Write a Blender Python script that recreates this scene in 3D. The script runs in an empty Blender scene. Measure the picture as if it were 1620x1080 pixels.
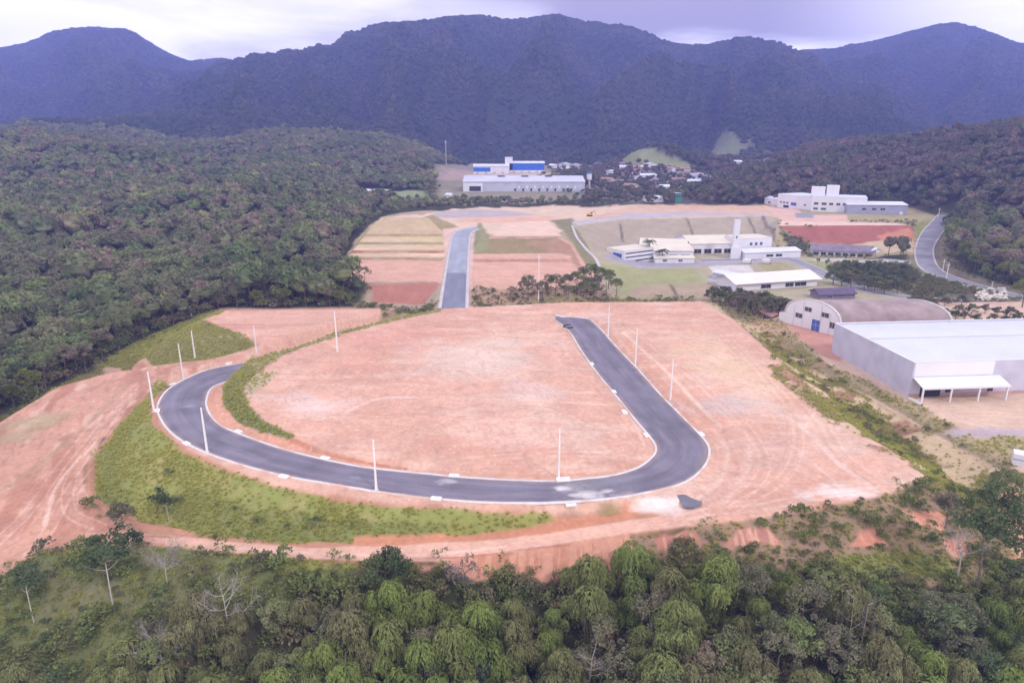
import bpy, math, random
import numpy as np
R = math.radians
random.seed(7); RNG = np.random.default_rng(7)
SC = bpy.context.scene
COL = SC.collection

# ------------------------------------------------------------------ camera, sky, sun, exposure
CAM_H, PITCH, FPX = 59.0, R(17.0), 1080.0        # metres above the graded pad, tilt, focal length in photo pixels
cam_d = bpy.data.cameras.new('camera'); cam_d.lens = 24; cam_d.sensor_width = 36
cam_d.clip_start = 1; cam_d.clip_end = 30000
cam = bpy.data.objects.new('camera', cam_d); COL.objects.link(cam)
cam.location = (0, 0, CAM_H); cam.rotation_euler = (R(90) - PITCH, 0, 0)
SC.camera = cam

SUN_EL, SUN_ROT = R(44), R(142)                   # sky sun_rotation measured clockwise from +Y
world = bpy.data.worlds.new("World"); SC.world = world; world.use_nodes = True
def build_world():
    nt = world.node_tree; nt.nodes.clear(); N = nt.nodes.new; L = nt.links.new
    out = N('ShaderNodeOutputWorld'); 
    sky = N('ShaderNodeTexSky'); sky.sky_type = 'NISHITA'; sky.sun_disc = False
    sky.sun_elevation = SUN_EL; sky.sun_rotation = SUN_ROT; sky.air_density = 1.2; sky.dust_density = 2.0
    b1 = N('ShaderNodeBackground'); b1.inputs['Strength'].default_value = 0.10
    L(sky.outputs[0], b1.inputs['Color'])
    tc = N('ShaderNodeTexCoord'); mp = N('ShaderNodeMapping'); mp.inputs['Scale'].default_value = (1.6, 1.6, 7.5)
    mp.inputs['Location'].default_value = (0.35, 0.2, 0.9)
    L(tc.outputs['Generated'], mp.inputs['Vector'])
    n1 = N('ShaderNodeTexNoise'); n1.inputs['Scale'].default_value = 1.5; n1.inputs['Detail'].default_value = 7
    n1.inputs['Roughness'].default_value = 0.52; n1.inputs['Distortion'].default_value = 0.35
    L(mp.outputs[0], n1.inputs['Vector'])
    # a darker rain cloud hangs towards the upper right (direction based)
    sp = N('ShaderNodeSeparateXYZ'); L(tc.outputs['Generated'], sp.inputs[0])
    def math_(op, a, b=None, c=None):
        m = N('ShaderNodeMath'); m.operation = op
        for i, v in enumerate((a, b, c)):
            if v is None: continue
            if isinstance(v, (int, float)): m.inputs[i].default_value = v
            else: L(v, m.inputs[i])
        return m.outputs[0]
    mr = N('ShaderNodeMapRange'); mr.interpolation_type = 'SMOOTHSTEP'
    mr.inputs['From Min'].default_value = 0.085; mr.inputs['From Max'].default_value = 0.15
    zz = math_('ADD', sp.outputs['Z'], math_('MULTIPLY', math_('SUBTRACT', n1.outputs['Fac'], 0.5), 0.26))
    L(zz, mr.inputs['Value'])
    dx = math_('ABSOLUTE', math_('SUBTRACT', sp.outputs['X'], 0.20))
    mx = N('ShaderNodeMapRange'); mx.interpolation_type = 'SMOOTHSTEP'
    mx.inputs['From Min'].default_value = 0.10; mx.inputs['From Max'].default_value = 0.40
    mx.inputs['To Min'].default_value = 1; mx.inputs['To Max'].default_value = 0.22; L(dx, mx.inputs['Value'])
    dark = math_('MULTIPLY', mr.outputs[0], mx.outputs[0])
    r1 = N('ShaderNodeValToRGB'); cr = r1.color_ramp
    cr.elements[0].position = 0.33; cr.elements[0].color = (0.52, 0.49, 0.52, 1)
    cr.elements[1].position = 0.50; cr.elements[1].color = (.95, .92, .95, 1)
    L(n1.outputs['Fac'], r1.inputs[0])
    mxc = N('ShaderNodeMix'); mxc.data_type = 'RGBA'; L(dark, mxc.inputs[0])
    L(r1.outputs[0], mxc.inputs[6]); mxc.inputs[7].default_value = (0.235, 0.21, 0.245, 1)
    b2 = N('ShaderNodeBackground'); b2.inputs['Strength'].default_value = 2.2
    L(mxc.outputs[2], b2.inputs['Color'])
    ms = N('ShaderNodeMixShader'); ms.inputs[0].default_value = 0.93
    L(b1.outputs[0], ms.inputs[1]); L(b2.outputs[0], ms.inputs[2]); L(ms.outputs[0], out.inputs['Surface'])
build_world()
sun_d = bpy.data.lights.new('sun', 'SUN'); sun_d.energy = 1.5; sun_d.angle = R(8); sun_d.color = (1.0, 0.95, 0.93)
sun = bpy.data.objects.new('sun', sun_d); COL.objects.link(sun)
sdir = (math.sin(SUN_ROT) * math.cos(SUN_EL), math.cos(SUN_ROT) * math.cos(SUN_EL), math.sin(SUN_EL))
from mathutils import Vector
sun.rotation_euler = Vector(sdir).to_track_quat('Z', 'Y').to_euler()
SC.view_settings.view_transform = 'Standard'; SC.view_settings.look = 'None'
SC.view_settings.exposure = 0.17; SC.view_settings.gamma = 1.0
SC.cycles.volume_bounces = 1; SC.cycles.max_bounces = 5; SC.cycles.transparent_max_bounces = 4
SC.cycles.diffuse_bounces = 3; SC.cycles.use_denoising = True

# ------------------------------------------------------------------ helpers: photo geometry and noise
CP, SP = math.cos(PITCH), math.sin(PITCH)
def ray(px, py):
    u = (px - 810) / FPX; v = (540 - py) / FPX
    return u, CP + v * SP, -SP + v * CP
def U(px, py, z):                                # where the view ray meets the level z
    dx, dy, dz = ray(px, py); k = (z - CAM_H) / dz
    return dx * k, dy * k
def UP(pts): return [U(a, b, c) + (c,) for a, b, c in pts]

def _h(ix, iy, s):
    n = (ix * 374761393 + iy * 668265263 + s * 2147483647) & 0xffffffff
    n = ((n ^ (n >> 13)) * 1274126177) & 0xffffffff
    return ((n ^ (n >> 16)) & 0xffff) / 65535.0
def vnoise(x, y, s=0):
    ix = np.floor(x).astype(np.int64); iy = np.floor(y).astype(np.int64)
    fx = x - ix; fy = y - iy; fx = fx * fx * (3 - 2 * fx); fy = fy * fy * (3 - 2 * fy)
    a = _h(ix, iy, s); b = _h(ix + 1, iy, s); c = _h(ix, iy + 1, s); d = _h(ix + 1, iy + 1, s)
    return (a + (b - a) * fx) * (1 - fy) + (c + (d - c) * fx) * fy
def fbm(x, y, sc, oct=4, s=0, rough=0.5):
    t = 0; a = 1; n = 0; x = x / sc; y = y / sc
    for i in range(oct):
        t = t + a * vnoise(x, y, s + i * 17); n += a; a *= rough
        x, y = x * 1.93 + y * 0.53 + 3.1, y * 1.93 - x * 0.53 + 7.7
    return t / n
def sstep(a, b, x):
    t = np.clip((x - a) / (b - a), 0, 1); return t * t * (3 - 2 * t)

def seg_dist(X, Y, pts, closed=True, zs=None):
    """distance to a polyline and (optional) value interpolated at the nearest point"""
    D = np.full(X.shape, 1e9); Z = np.zeros(X.shape); n = len(pts)
    for i in range(n if closed else n - 1):
        x0, y0 = pts[i][:2]; x1, y1 = pts[(i + 1) % n][:2]
        dx, dy = x1 - x0, y1 - y0; L2 = dx * dx + dy * dy + 1e-9
        t = np.clip(((X - x0) * dx + (Y - y0) * dy) / L2, 0, 1)
        d = np.hypot(X - x0 - t * dx, Y - y0 - t * dy)
        m = d < D; D = np.where(m, d, D)
        if zs is not None:
            Z = np.where(m, zs[i] + (zs[(i + 1) % n] - zs[i]) * t, Z)
    return D, Z
def inside(X, Y, pts):
    c = np.zeros(X.shape, bool); n = len(pts)
    for i in range(n):
        x0, y0 = pts[i][:2]; x1, y1 = pts[(i + 1) % n][:2]
        if y0 == y1: continue
        m = ((y0 > Y) != (y1 > Y)) & (X < (x1 - x0) * (Y - y0) / (y1 - y0) + x0)
        c ^= m
    return c
def smooth_line(pts, n=8):                       # Catmull-Rom through 3-D points
    P = np.array(pts, float); P = np.vstack([2 * P[0] - P[1], P, 2 * P[-1] - P[-2]]); out = []
    for i in range(1, len(P) - 2):
        for k in range(n):
            t = k / n
            out.append(0.5 * ((2 * P[i]) + (-P[i-1] + P[i+1]) * t + (2*P[i-1] - 5*P[i] + 4*P[i+1] - P[i+2]) * t*t
                              + (-P[i-1] + 3*P[i] - 3*P[i+1] + P[i+2]) * t**3))
    out.append(P[-2]); return np.array(out)

# ------------------------------------------------------------------ terrain height
NT = 1120
TT = np.linspace(-1.17, 1.17, NT)
ys = [44.0]
while ys[-1] < 6800:
    y = ys[-1]; ys.append(y + min(max(0.25, y * y / 53000.0), 0.0125 * y if y > 560 else 1.4))
YY = np.array(ys); NY = len(YY)
T2, Y2 = np.meshgrid(TT, YY); X2 = T2 * Y2

base_t = [-1.2, -1.0, -.75, -.45, -.2, 0, .25, .5, .75, 1.0, 1.2]
base_y = [40, 70, 85, 100, 130, 170, 250, 350, 450, 600, 700, 850, 1000, 1300, 1700, 7000]
base_z = {
 -1.2: [-30,-30,-26,-22,-18,-17,-14, -8,  4, 25, 38, 42, 30, 18, 20, 20],
 -1.0: [-30,-30,-26,-22,-18,-17,-14, -8,  4, 24, 36, 40, 28, 18, 20, 20],
 -.75: [-32,-30,-24,-20,-18,-17,-14, -8,  2, 20, 30, 34, 24, 16, 18, 20],
 -.45: [-32,-24,-19,-16,-16,-16,-15,-12, -4, 10, 20, 30, 26, 20, 20, 20],
 -.2:  [-32,-22,-17,-16,-16,-16,-14,-10, -5, -2, -1,  9, 30, 22, 20, 20],
 0:    [-34,-24,-18,-15,-12,-12,-12, -9,  0, -2, -1,  0,  1,  6, 22, 20],
 .25:  [-34,-24,-18,-15,-10, -8,-11,-12,-10, -3, -4, -4,  0, 10, 24, 20],
 .5:   [-34,-24,-18,-15,-10, -6,-11,-11, -9,  6, 22, 42, 44, 18, 24, 20],
 .75:  [-34,-24,-18,-15,-10, -6, -9, -9,  4, 42, 60, 70, 62, 30, 24, 20],
 1.0:  [-34,-26,-20,-16,-10, -6, -8, -2, 14, 56, 78, 90, 80, 40, 24, 20],
 1.2:  [-34,-26,-20,-16,-10, -6, -8, -2, 14, 56, 78, 90, 80, 40, 24, 20]}
def base_height():
    cols = []
    for t in base_t:
        dense = np.interp(YY, base_y, base_z[t]); cols.append(dense)
    C = np.array(cols)                            # (nt, NY)
    lg = np.log(YY)
    ker = np.exp(-0.5 * ((lg[:, None] - lg[None, :]) / 0.07) ** 2) * np.gradient(lg)[None, :]
    ker /= ker.sum(1, keepdims=True); C = C @ ker.T
    B = np.array(base_t); i = np.clip(np.searchsorted(B, TT) - 1, 0, len(B) - 2)
    f = (TT - B[i]) / (B[i + 1] - B[i]); f = f * f * (3 - 2 * f)
    return (C[i] * (1 - f)[:, None] + C[i + 1] * f[:, None]).T
H = base_height()
far = sstep(200, 700, Y2)
H += (fbm(X2, Y2, 90, 4, 3) - .5) * (3 + 16 * far) * sstep(110, 260, Y2) + (fbm(X2, Y2, 150, 3, 4) - .5) * 34 * sstep(330, 560, Y2) * (sstep(-.28, -.42, T2) + sstep(.5, .62, T2))

def mountain(line, y0, z0, seed, power=1.25, back=0.35, spur=190):
    """line: (px, row, distance) of the skyline; returns the surface of that mountain"""
    tl, zl, yl = [], [], []
    for px, row, dist in line:
        dx, dy, dz = ray(px, row); tl.append(dx / dy); zl.append(CAM_H + dist * dz / dy - 10); yl.append(dist)
    zr = np.interp(TT, tl, zl)[None, :]; yr = np.interp(TT, tl, yl)[None, :]
    k = np.exp(-0.5 * (np.arange(-6, 7) / 2.0) ** 2); k /= k.sum()
    zr = np.convolve(np.pad(zr[0], 6, 'edge'), k, 'valid')[None, :]
    s = (Y2 - y0) / (yr - y0); sc = np.clip(s, 0, 1)
    prof = z0 + (zr - z0) * (0.30 * sc + 0.70 * sc ** power)
    rid = 1 - np.abs(2 * fbm(T2 * 2600, Y2 * .42, 290, 4, seed) - 1) * 1.6
    prof = prof + spur * (rid - .45) * np.clip(4 * sc * (1 - sc), 0, 1) * np.clip((zr - z0) / 200, 0, 1)
    prof = np.where(s > 1, zr - back * (Y2 - yr), prof)
    return np.where(s < 0, -999, prof)
M_main = [(-400,330,2200),(-200,300,2200),(0,262,2200),(100,238,2300),(200,190,2400),(300,135,2450),(380,99,2500),(430,92,2500),(480,86,2500),(520,72,2480),
 (560,48,2450),(600,35,2400),(650,36,2400),(700,31,2400),(735,24,2400),(770,22,2400),(800,27,2400),(850,23,2400),(900,25,2400),(940,33,2420),
 (985,37,2450),(1020,48,2480),(1060,65,2500),(1100,70,2550),(1150,66,2600),(1190,60,2650),(1230,72,2700),(1262,82,2750),(1310,105,2650),
 (1400,150,2500),(1500,200,2400),(1620,240,2300),(1900,300,2200)]
M_left = [(-300,110,3500),(-60,85,3500),(0,76,3500),(40,70,3500),(70,56,3500),(110,43,3500),(150,39,3500),(200,46,3500),(240,68,3500),(270,84,3500),
 (300,95,3500),(345,90,3550),(385,100,3600),(450,130,3600),(600,200,3600),(700,300,3600)]
M_right = [(1000,190,3300),(1150,120,3300),(1262,84,3300),(1320,82,3300),(1360,70,3300),(1400,61,3300),(1450,48,3300),(1480,40,3300),(1515,35,3300),
 (1550,46,3300),(1590,64,3300),(1620,74,3300),(1700,95,3400),(1900,120,3400)]
for line, y0, z0, sd, pw in ((M_main, 1230, 4, 11, 1.35), (M_left, 1700, 20, 23, 1.2), (M_right, 1700, 20, 31, 1.2)):
    H = np.maximum(H, mountain(line, y0, z0, sd, pw))
# pasture knoll in front of the mountain foot
kx, ky = U(1035, 262, 14)
H += 34 * np.exp(-((X2 - kx - .35 * (Y2 - ky)) / 60) ** 2 - ((Y2 - ky) / 90) ** 2)

for hx, hrow, hy, ha, hr in ((120, 0, 820, 13, 130), (470, 0, 1120, 24, 150), (300, 0, 900, -12, 70), (40, 0, 1250, 46, 190), (630, 0, 1330, 26, 120), (330, 0, 1400, 60, 170), (1450, 0, 760, 10, 60), (1330, 0, 800, -8, 50)):
    tc_ = ray(hx, 240); cx_ = tc_[0] / tc_[1] * hy; H += ha * np.exp(-((X2 - cx_) ** 2 + ((Y2 - hy) * .8) ** 2) / hr ** 2)
def clamp_pad(D, Z, s_up, s_dn, Rr, box):
    extra = np.maximum(0, D - Rr) * 1.2
    hi = Z + s_up * D + extra; lo = Z - s_dn * D - extra
    H[box] = np.clip(H[box], lo, hi)
def crop(pts, m):
    xs = [p[0] for p in pts]; yy = [p[1] for p in pts]
    return (slice(max(0, np.searchsorted(YY, min(yy) - m) - 1), np.searchsorted(YY, max(yy) + m) + 1), slice(None))
def pad(pxpts, s_up=.6, s_dn=.6, Rr=40, m=90):
    """level (or gently warped) earthwork pad: polygon of (px, row, z)"""
    P = UP(pxpts); box = crop(P, m); X, Y = X2[box], Y2[box]
    D, Zb = seg_dist(X, Y, P, True, [p[2] for p in P]); ins = inside(X, Y, P)
    zs = [p[2] for p in P]
    if max(zs) - min(zs) < 1e-6: Z = np.full(X.shape, zs[0])
    else:
        w = 0; Z = 0
        for x, y, z in P:
            k = 1 / ((X - x) ** 2 + (Y - y) ** 2 + 9) ; w = w + k; Z = Z + k * z
        Z = Z / w; f = sstep(0, 8, D); Z = np.where(ins, Zb * (1 - f) + Z * f, Zb)
    clamp_pad(np.where(ins, 0, D), Z, s_up, s_dn, Rr, box)
def ribbon(pts, hw, s_up=.7, s_dn=.6, Rr=25, m=60):
    box = crop(pts, m); X, Y = X2[box], Y2[box]
    D, Z = seg_dist(X, Y, pts, False, [p[2] for p in pts])
    clamp_pad(np.maximum(0, D - hw), Z, s_up, s_dn, Rr, box)

# -- far to near earthworks
pad([(935,402,-12),(965,390,-12),(1290,385,-12),(1345,400,-12),(1440,470,-12),(1250,480,-12),(1100,480,-12),(985,474,-12),(955,440,-12)], .235, .5, 80, 140)
pad([(690,352,1),(684,338,1),(740,330,1),(1000,327,0),(1210,325,0),(1232,345,0),(1212,341,0),(980,346,0),(905,353,0),(895,362,1),(880,374,1),(765,375,1),(745,362,1)], .5, .24, 60, 120)
pad([(1232,357,0),(1232,345,0),(1212,330,0),(1440,328,0),(1485,343,-1),(1447,357,0)], .5, .55, 20, 80)
# level ground of the factories across the valley
pad([(722,307,2),(722,280,2),(940,280,2),(940,307,2)], .3, .3, 60, 90)
pad([(738,278,3),(738,257,3),(872,257,3),(872,278,3)], .3, .3, 60, 120)
# terraces left of the straight road
pad([(548,447,-6),(530,425,-6),(546,411,-6),(702,411,-6),(697,447,-6)], .9, .45, 10, 60)
pad([(548,407,-4.6),(556,400,-4.6),(703,400,-4.6),(702,407,-4.6)], .9, .9, 3, 30)
pad([(558,396,-3.3),(566,387,-3.3),(703,387,-3.3),(703,396,-3.3)], .9, .9, 3, 30)
pad([(568,383.5,-2),(575,374,-2),(704,374,-2),(704,383.5,-2)], .9, .9, 3, 30)
pad([(577,371,-.8),(604,344,5),(676,344,4.5),(704,371,-.8)], .9, .9, 3, 30)
# terraces right of it
pad([(748,455,-6),(745,414,-6),(899,414,-6),(925,446,-6),(880,458,-6)], .9, .4, 12, 60)
pad([(748,410,-4.6),(748,401,-4.6),(888,401,-4.6),(898,410,-4.6)], .35, .9, 8, 30)
far_c = smooth_line(UP([(717,488,-8.7),(719.5,462,-7.6),(722,435,-6.3),(724.5,410,-4.9),(727.5,386,-2.9),(731,371,-1.2),(742,363.5,-.1),(775,359,.9)]), 6)
ribbon([tuple(p) for p in far_c], 7.5, .8, .6, 15)
road_r = smooth_line(UP([(1494,340,-.5),(1484,355,-2.5),(1470,375,-5),(1462,397,-7.5),(1470,423,-10),(1505,441,-11),(1560,457,-11),(1640,478,-11),(1760,515,-11)]), 6)
ribbon([tuple(p) for p in road_r], 8, .8, .5, 15)
road_a = smooth_line(UP([(1110,412,-12),(1180,411,-12),(1240,409,-12),(1275,420,-12),(1310,436,-12),(1360,455,-12),(1410,467,-11.8),(1470,474,-11.5),(1560,478,-11.3)]), 6)
ribbon([tuple(p) for p in road_a], 5, .8, .5, 10)
# industrial yard
pad([(1228,505,-5),(1290,562,-5),(1440,642,-5),(1560,706,-5),(1700,780,-5),(2100,760,-5),(2100,480,-5),(1520,500,-5),(1240,480,-5)], .5, .4, 40, 90)
# the graded plateau
P0 = [(262,640,0),(262,675,0),(300,712,0),(360,738,0),(430,762,0),(540,782,0),(700,803,0),(870,806,0),(960,804,0),(1040,800,0),(1090,826,0),(1200,818,0),
      (1300,800,0),(1400,785,0),(1462,752,.3),(1440,735,.5),(1300,640,1),(1220,560,1),(1110,477,.8),(900,478,.6),(700,488,1.5),(640,496,2),(578,508,2.6),(476,533,2.4),(430,552,2.2),(394,571,1.8),(380,605,1)]
pad(P0, .6, .55, 30, 60)
pad([(990,520,.9),(1065,585,.9),(1150,680,.8),(1172,740,.4),(1150,790,0),(1200,815,0),(1400,783,.2),(1455,752,.4),(1300,642,1),(1220,562,1),(1110,479,1),(965,482,1)], .6, .5, 30, 60)
pad([(462,694,.9),(430,676,1.6),(392,640,2.4),(374,600,2.7),(393,571,3),(430,552,3),(476,533,3),(578,508,2.8),(640,496,2.2),(700,489,1.6),(860,498,.5),(898,535,.3),(1000,680,.3),(1026,710,.25),(1000,735,.3),(840,751,.3),(600,736,.4),(500,712,.6)], .6, .75, 8, 40)
pad([(262,537,-1.2),(300,515,-1),(350,490,-1),(640,489,-1),(600,500,-1),(520,518,-1),(470,532,-1.2),(400,545,-1.2)], .6, .75, 10, 60)
LT = [(-90,960,-8.5),(-90,712,-7.5),(0,668,-7),(90,612,-6.5),(170,590,-6),(260,576,-5.2),(380,556,-5),(395,566,-4.4),(300,580,-4.4),(248,603,-4.8),(205,645,-5.5),
      (165,688,-6),(142,735,-6.2),(142,775,-6.2),(172,812,-6),(222,836,-5.8),(200,862,-6),(100,862,-7),(40,905,-8)]
pad(LT, .62, .7, 12, 50)
LOOP = [  # outer px,row  inner px,row  z
 ((640,512),(650,527),-6.5),((575,527),(584,544),-6),((470,553),(484,571),-5.4),((425,564),(442,584),-4.6),((385,574),(410,591),-3.5),((327,586),(385,596),-2.3),((273,612),(338,611),-1.1),((252,640),(325,632),-.35),((258,665),(328,652),0),((283,692),(347,673),0),
 ((340,720),(385,690),0),((433,748),(453,713),0),((540,768),(553,737),0),((657,785),(665,750),0),((740,792),(745,757),0),((823,795),(823,761),0),
 ((890,793),(885,762),0),((957,788),(935,758),0),((1020,779),(975,752),0),((1080,763),(1012,740),0),((1112,737),(1035,722),0),((1120,713),(1040,710),0),
 ((1111,694),(1034,697),0),((1080,662),(1010,668),0),((1040,621),(975,625),0),((1007,584),(946,590),0),((973,548),(921,555),0),((948,520),(901,524),0),((932,505),(874,503),0)]
LO = smooth_line([U(*o, z) + (z,) for o, i, z in LOOP], 8); LI = smooth_line([U(*i, z) + (z,) for o, i, z in LOOP], 8)
LC = (LO + LI) / 2
ribbon([tuple(p) for p in LC[::3]], 6.2, 1.5, .6, 12)
FT = smooth_line(UP([(1100,812,-.3),(1000,824,-1.4),(900,841,-2.4),(800,856,-3),(700,866,-3.3),(600,870,-3.6),(500,873,-4),(400,868,-4.6),(330,860,-5),(250,850,-5.5),(170,835,-6)]), 4)
ribbon([tuple(p) for p in FT], 3.1, 1.1, .75, 8, 40)
H += (fbm(X2, Y2, 3.0, 3, 5) - .5) * .16 * sstep(0, 1, H + 40) + (fbm(X2, Y2, 14, 3, 8) - .5) * .35 * sstep(300, 150, Y2)

def _grid_uv(x, y):
    x = np.asarray(x, float); y = np.asarray(y, float)
    j = np.interp(x / y, TT, np.arange(NT)); i = np.interp(y, YY, np.arange(NY)); return i, j
def sample(G, x, y):
    i, j = _grid_uv(x, y); i0 = np.clip(i.astype(int), 0, NY - 2); j0 = np.clip(j.astype(int), 0, NT - 2)
    fi = i - i0; fj = j - j0
    return (G[i0, j0] * (1 - fi) * (1 - fj) + G[i0 + 1, j0] * fi * (1 - fj) + G[i0, j0 + 1] * (1 - fi) * fj + G[i0 + 1, j0 + 1] * fi * fj)
def hit(px, py, lift=0.0, G=None):
    """first point of the finished terrain on the view ray"""
    px = np.atleast_1d(np.asarray(px, float)); py = np.atleast_1d(np.asarray(py, float))
    dx, dy, dz = ray(px, py); dx, dz = dx / dy, dz / dy
    x = dx[:, None] * YY[None, :]; z = CAM_H + dz[:, None] * YY[None, :]
    g = np.empty_like(z); G = H if G is None else G
    for k in range(len(px)):
        j = float(np.interp(dx[k], TT, np.arange(NT))); j0 = min(int(j), NT - 2); f = j - j0
        g[k] = G[:, j0] * (1 - f) + G[:, j0 + 1] * f
    g = g + lift; below = z < g; i = np.argmax(below, 1); i = np.where(below.any(1), np.maximum(i, 1), NY - 1)
    k = np.arange(len(px)); a = (z - g)[k, i - 1]; b = (z - g)[k, i]; f = np.clip(a / (a - b + 1e-9), 0, 1)
    y = YY[i - 1] + (YY[i] - YY[i - 1]) * f; x = dx * y
    return np.stack([x, y, sample(H, x, y)], 1)
def hp(px, py): return tuple(hit(px, py)[0])

def soften(pts, n=14, passes=2):
    global H
    a = np.array(pts, float); P = [tuple(q[:2]) for q in hit(a[:, 0], a[:, 1])]; box = crop(P, 12); X, Y = X2[box], Y2[box]
    D, _ = seg_dist(X, Y, P); m = sstep(-1, 3.5, np.where(inside(X, Y, P), D, -D)); k = np.exp(-.5 * (np.arange(-n, n + 1) / (n / 2)) ** 2); k /= k.sum(); B = H[box].copy()
    for _ in range(passes):
        for ax in (0, 1):
            pd = [(n, n), (0, 0)] if ax == 0 else [(0, 0), (n, n)]; Q = np.pad(B, pd, 'edge')
            B = sum(w * (Q[i:i + B.shape[0], :] if ax == 0 else Q[:, i:i + B.shape[1]]) for i, w in enumerate(k))
    H[box] = H[box] * (1 - m) + B * m
soften([(-100,1125),(-100,965),(0,925),(40,905),(120,885),(250,878),(400,893),(600,905),(640,930),(450,1000),(300,1090),(100,1125)], 22, 3)

# ------------------------------------------------------------------ ground colours (real soil, grass and stone colours, kept with each vertex)
C = np.zeros((NY, NT, 3)); WOOD = np.ones((NY, NT)); GRASS = np.zeros((NY, NT)); SHRUB = np.zeros((NY, NT))
def lerp(a, b, f): return a + (b - a) * f[..., None]
PINK = (.57, .34, .255); PALE = (.66, .47, .38); CREAM = (.66, .48, .33); RED = (.42, .19, .14); ORANGE = (.58, .29, .18); BRICK = (.46, .24, .19)
LIME = (.26, .26, .075); GREEN = (.12, .145, .05); DRY = (.26, .21, .11); TAN = (.40, .33, .23); BROWN = (.20, .14, .10); LAWN = (.37, .33, .22); GREYC = (.42, .38, .38)
n_a = fbm(X2, Y2, 30, 4, 41); n_b = fbm(X2, Y2, 6, 4, 43); n_c = fbm(X2, Y2, 1.6, 3, 47); n_s = fbm(X2 * .25, Y2 * 1.6, 4, 4, 49)
C[:] = lerp(np.array([.050, .058, .026]), np.array([.085, .080, .04]), sstep(.4, .65, n_a)); C[Y2 > 1150] = (.034, .046, .028)
def mask_poly(pts, feather, namp, N=None):
    P = pts; box = crop(P, 12 + feather + namp); X, Y = X2[box], Y2[box]
    D, _ = seg_dist(X, Y, P); sd = np.where(inside(X, Y, P), -D, D)
    nn = (n_b if N is None else N)[box]
    return box, sstep(-feather, feather, -sd + namp * (nn - .5) * 2)
def put(box, m, col, wood=0, grass=None, shrub=None):
    c = np.array(col); C[box] = lerp(C[box], np.broadcast_to(c, C[box].shape), m)
    if wood is not None: WOOD[box] = WOOD[box] * (1 - m) + wood * m
    GRASS[box] = GRASS[box] * (1 - m) + (grass or 0) * m
    SHRUB[box] = SHRUB[box] * (1 - m) + (shrub or 0) * m
def px2w(pts):
    a = np.array(pts, float); return [tuple(q[:2]) for q in hit(a[:, 0], a[:, 1])]
def paint(pts, col, feather=.6, namp=1.0, alpha=1, world=False, N=None, **k):
    P = [p[:2] for p in pts] if world else px2w(pts)
    box, m = mask_poly(P, feather, namp, N); put(box, m * alpha, col, **k)
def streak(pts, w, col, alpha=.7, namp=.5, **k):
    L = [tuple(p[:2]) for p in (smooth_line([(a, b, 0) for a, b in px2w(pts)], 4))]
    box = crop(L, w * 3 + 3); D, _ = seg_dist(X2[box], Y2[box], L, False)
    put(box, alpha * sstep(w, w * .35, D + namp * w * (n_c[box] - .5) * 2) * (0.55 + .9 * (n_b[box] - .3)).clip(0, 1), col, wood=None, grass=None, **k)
def blot(px, py, rx, ry, col, alpha=.6):
    x, y, _ = hp(px, py); m = sstep(1.15, .35, np.hypot((X2 - x) / rx, (Y2 - y) / ry) + (n_b - .5) * 1.4) * alpha
    box = (slice(None), slice(None)); C[:] = lerp(C, np.broadcast_to(np.array(col), C.shape), m)

# far valley floor, pasture knoll, fields
paint([(530,425),(560,385),(604,343),(684,333),(1215,322),(1440,327),(1485,343),(1447,402),(1340,412),(1440,470),(1430,484),(960,486),(560,486),(585,450)], (.36,.29,.20), 2, 1)
paint([(690,304),(684,262),(745,258),(965,262),(968,312),(900,317),(700,317)], (.24,.21,.15), 5, 6)
paint([(560,300),(600,300),(672,303),(676,316),(600,318),(560,312)], (.22,.26,.13), 6, 8)
paint([(560,298),(600,299),(600,303),(560,303)], (.4,.38,.34), 4, 3)
paint([(985,262),(1000,236),(1020,237),(1060,249),(1100,262),(1110,272),(1050,272)], (.17,.19,.09), 8, 10)
paint([(1112,252),(1130,222),(1160,214),(1185,222),(1190,240),(1150,252)], (.12,.13,.075), 14, 26, wood=.25)
paint([(1140,262),(1200,240),(1260,240),(1270,250),(1180,270)], (.15,.14,.11), 14, 20, wood=.3)
paint([(690,283),(700,270),(745,268),(745,284)], (.34,.26,.22), 6, 8)
paint([(735,284),(740,272),(865,270),(960,276),(960,286)], (.45,.37,.30), 5, 6)
paint([(860,300),(880,270),(960,264),(1090,270),(1150,272),(1130,300),(1090,322),(1000,322)], (.15,.145,.12), 8, 30, wood=.5)
paint([(985,264),(1000,237),(1020,237),(1060,249),(1096,262),(1085,270),(1040,268)], (.21,.23,.11), 6, 5)
paint([(1118,252),(1132,224),(1160,215),(1183,222),(1184,238),(1150,250)], (.15,.165,.09), 12, 20, wood=.1)
# top yards at the back
paint([(604,344),(670,341),(684,336),(740,329),(860,326),(1000,324),(1215,322),(1234,345),(1212,342),(980,347),(905,355),(880,375),(745,376),(735,372),(700,376),(575,376)], (.60,.45,.34), 1.5, 3)
paint([(905,353),(1000,326),(1100,323),(1215,322),(1234,345),(1212,341),(980,346)], (.56,.38,.28), 2, 3)
paint([(684,338),(700,333),(740,331),(800,333),(852,340),(800,343),(720,345),(690,344)], (.42,.36,.36), 2, 3)
paint([(720,350),(735,345),(870,342),(905,352),(760,352)], (.62,.38,.28), 1.5, 3)
paint([(800,352),(870,349),(905,356),(880,374),(775,374)], (.66,.48,.38), 2, 3)
paint([(870,349),(905,345),(912,356),(935,400),(960,432),(948,442),(925,440),(905,385)], (.22,.2,.11), 2, 3, grass=.5)
paint([(1000,337),(1100,336),(1212,339),(1212,342),(1100,342),(980,347),(905,355),(905,351),(960,344)], (.44,.40,.42), 1, .6)
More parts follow.
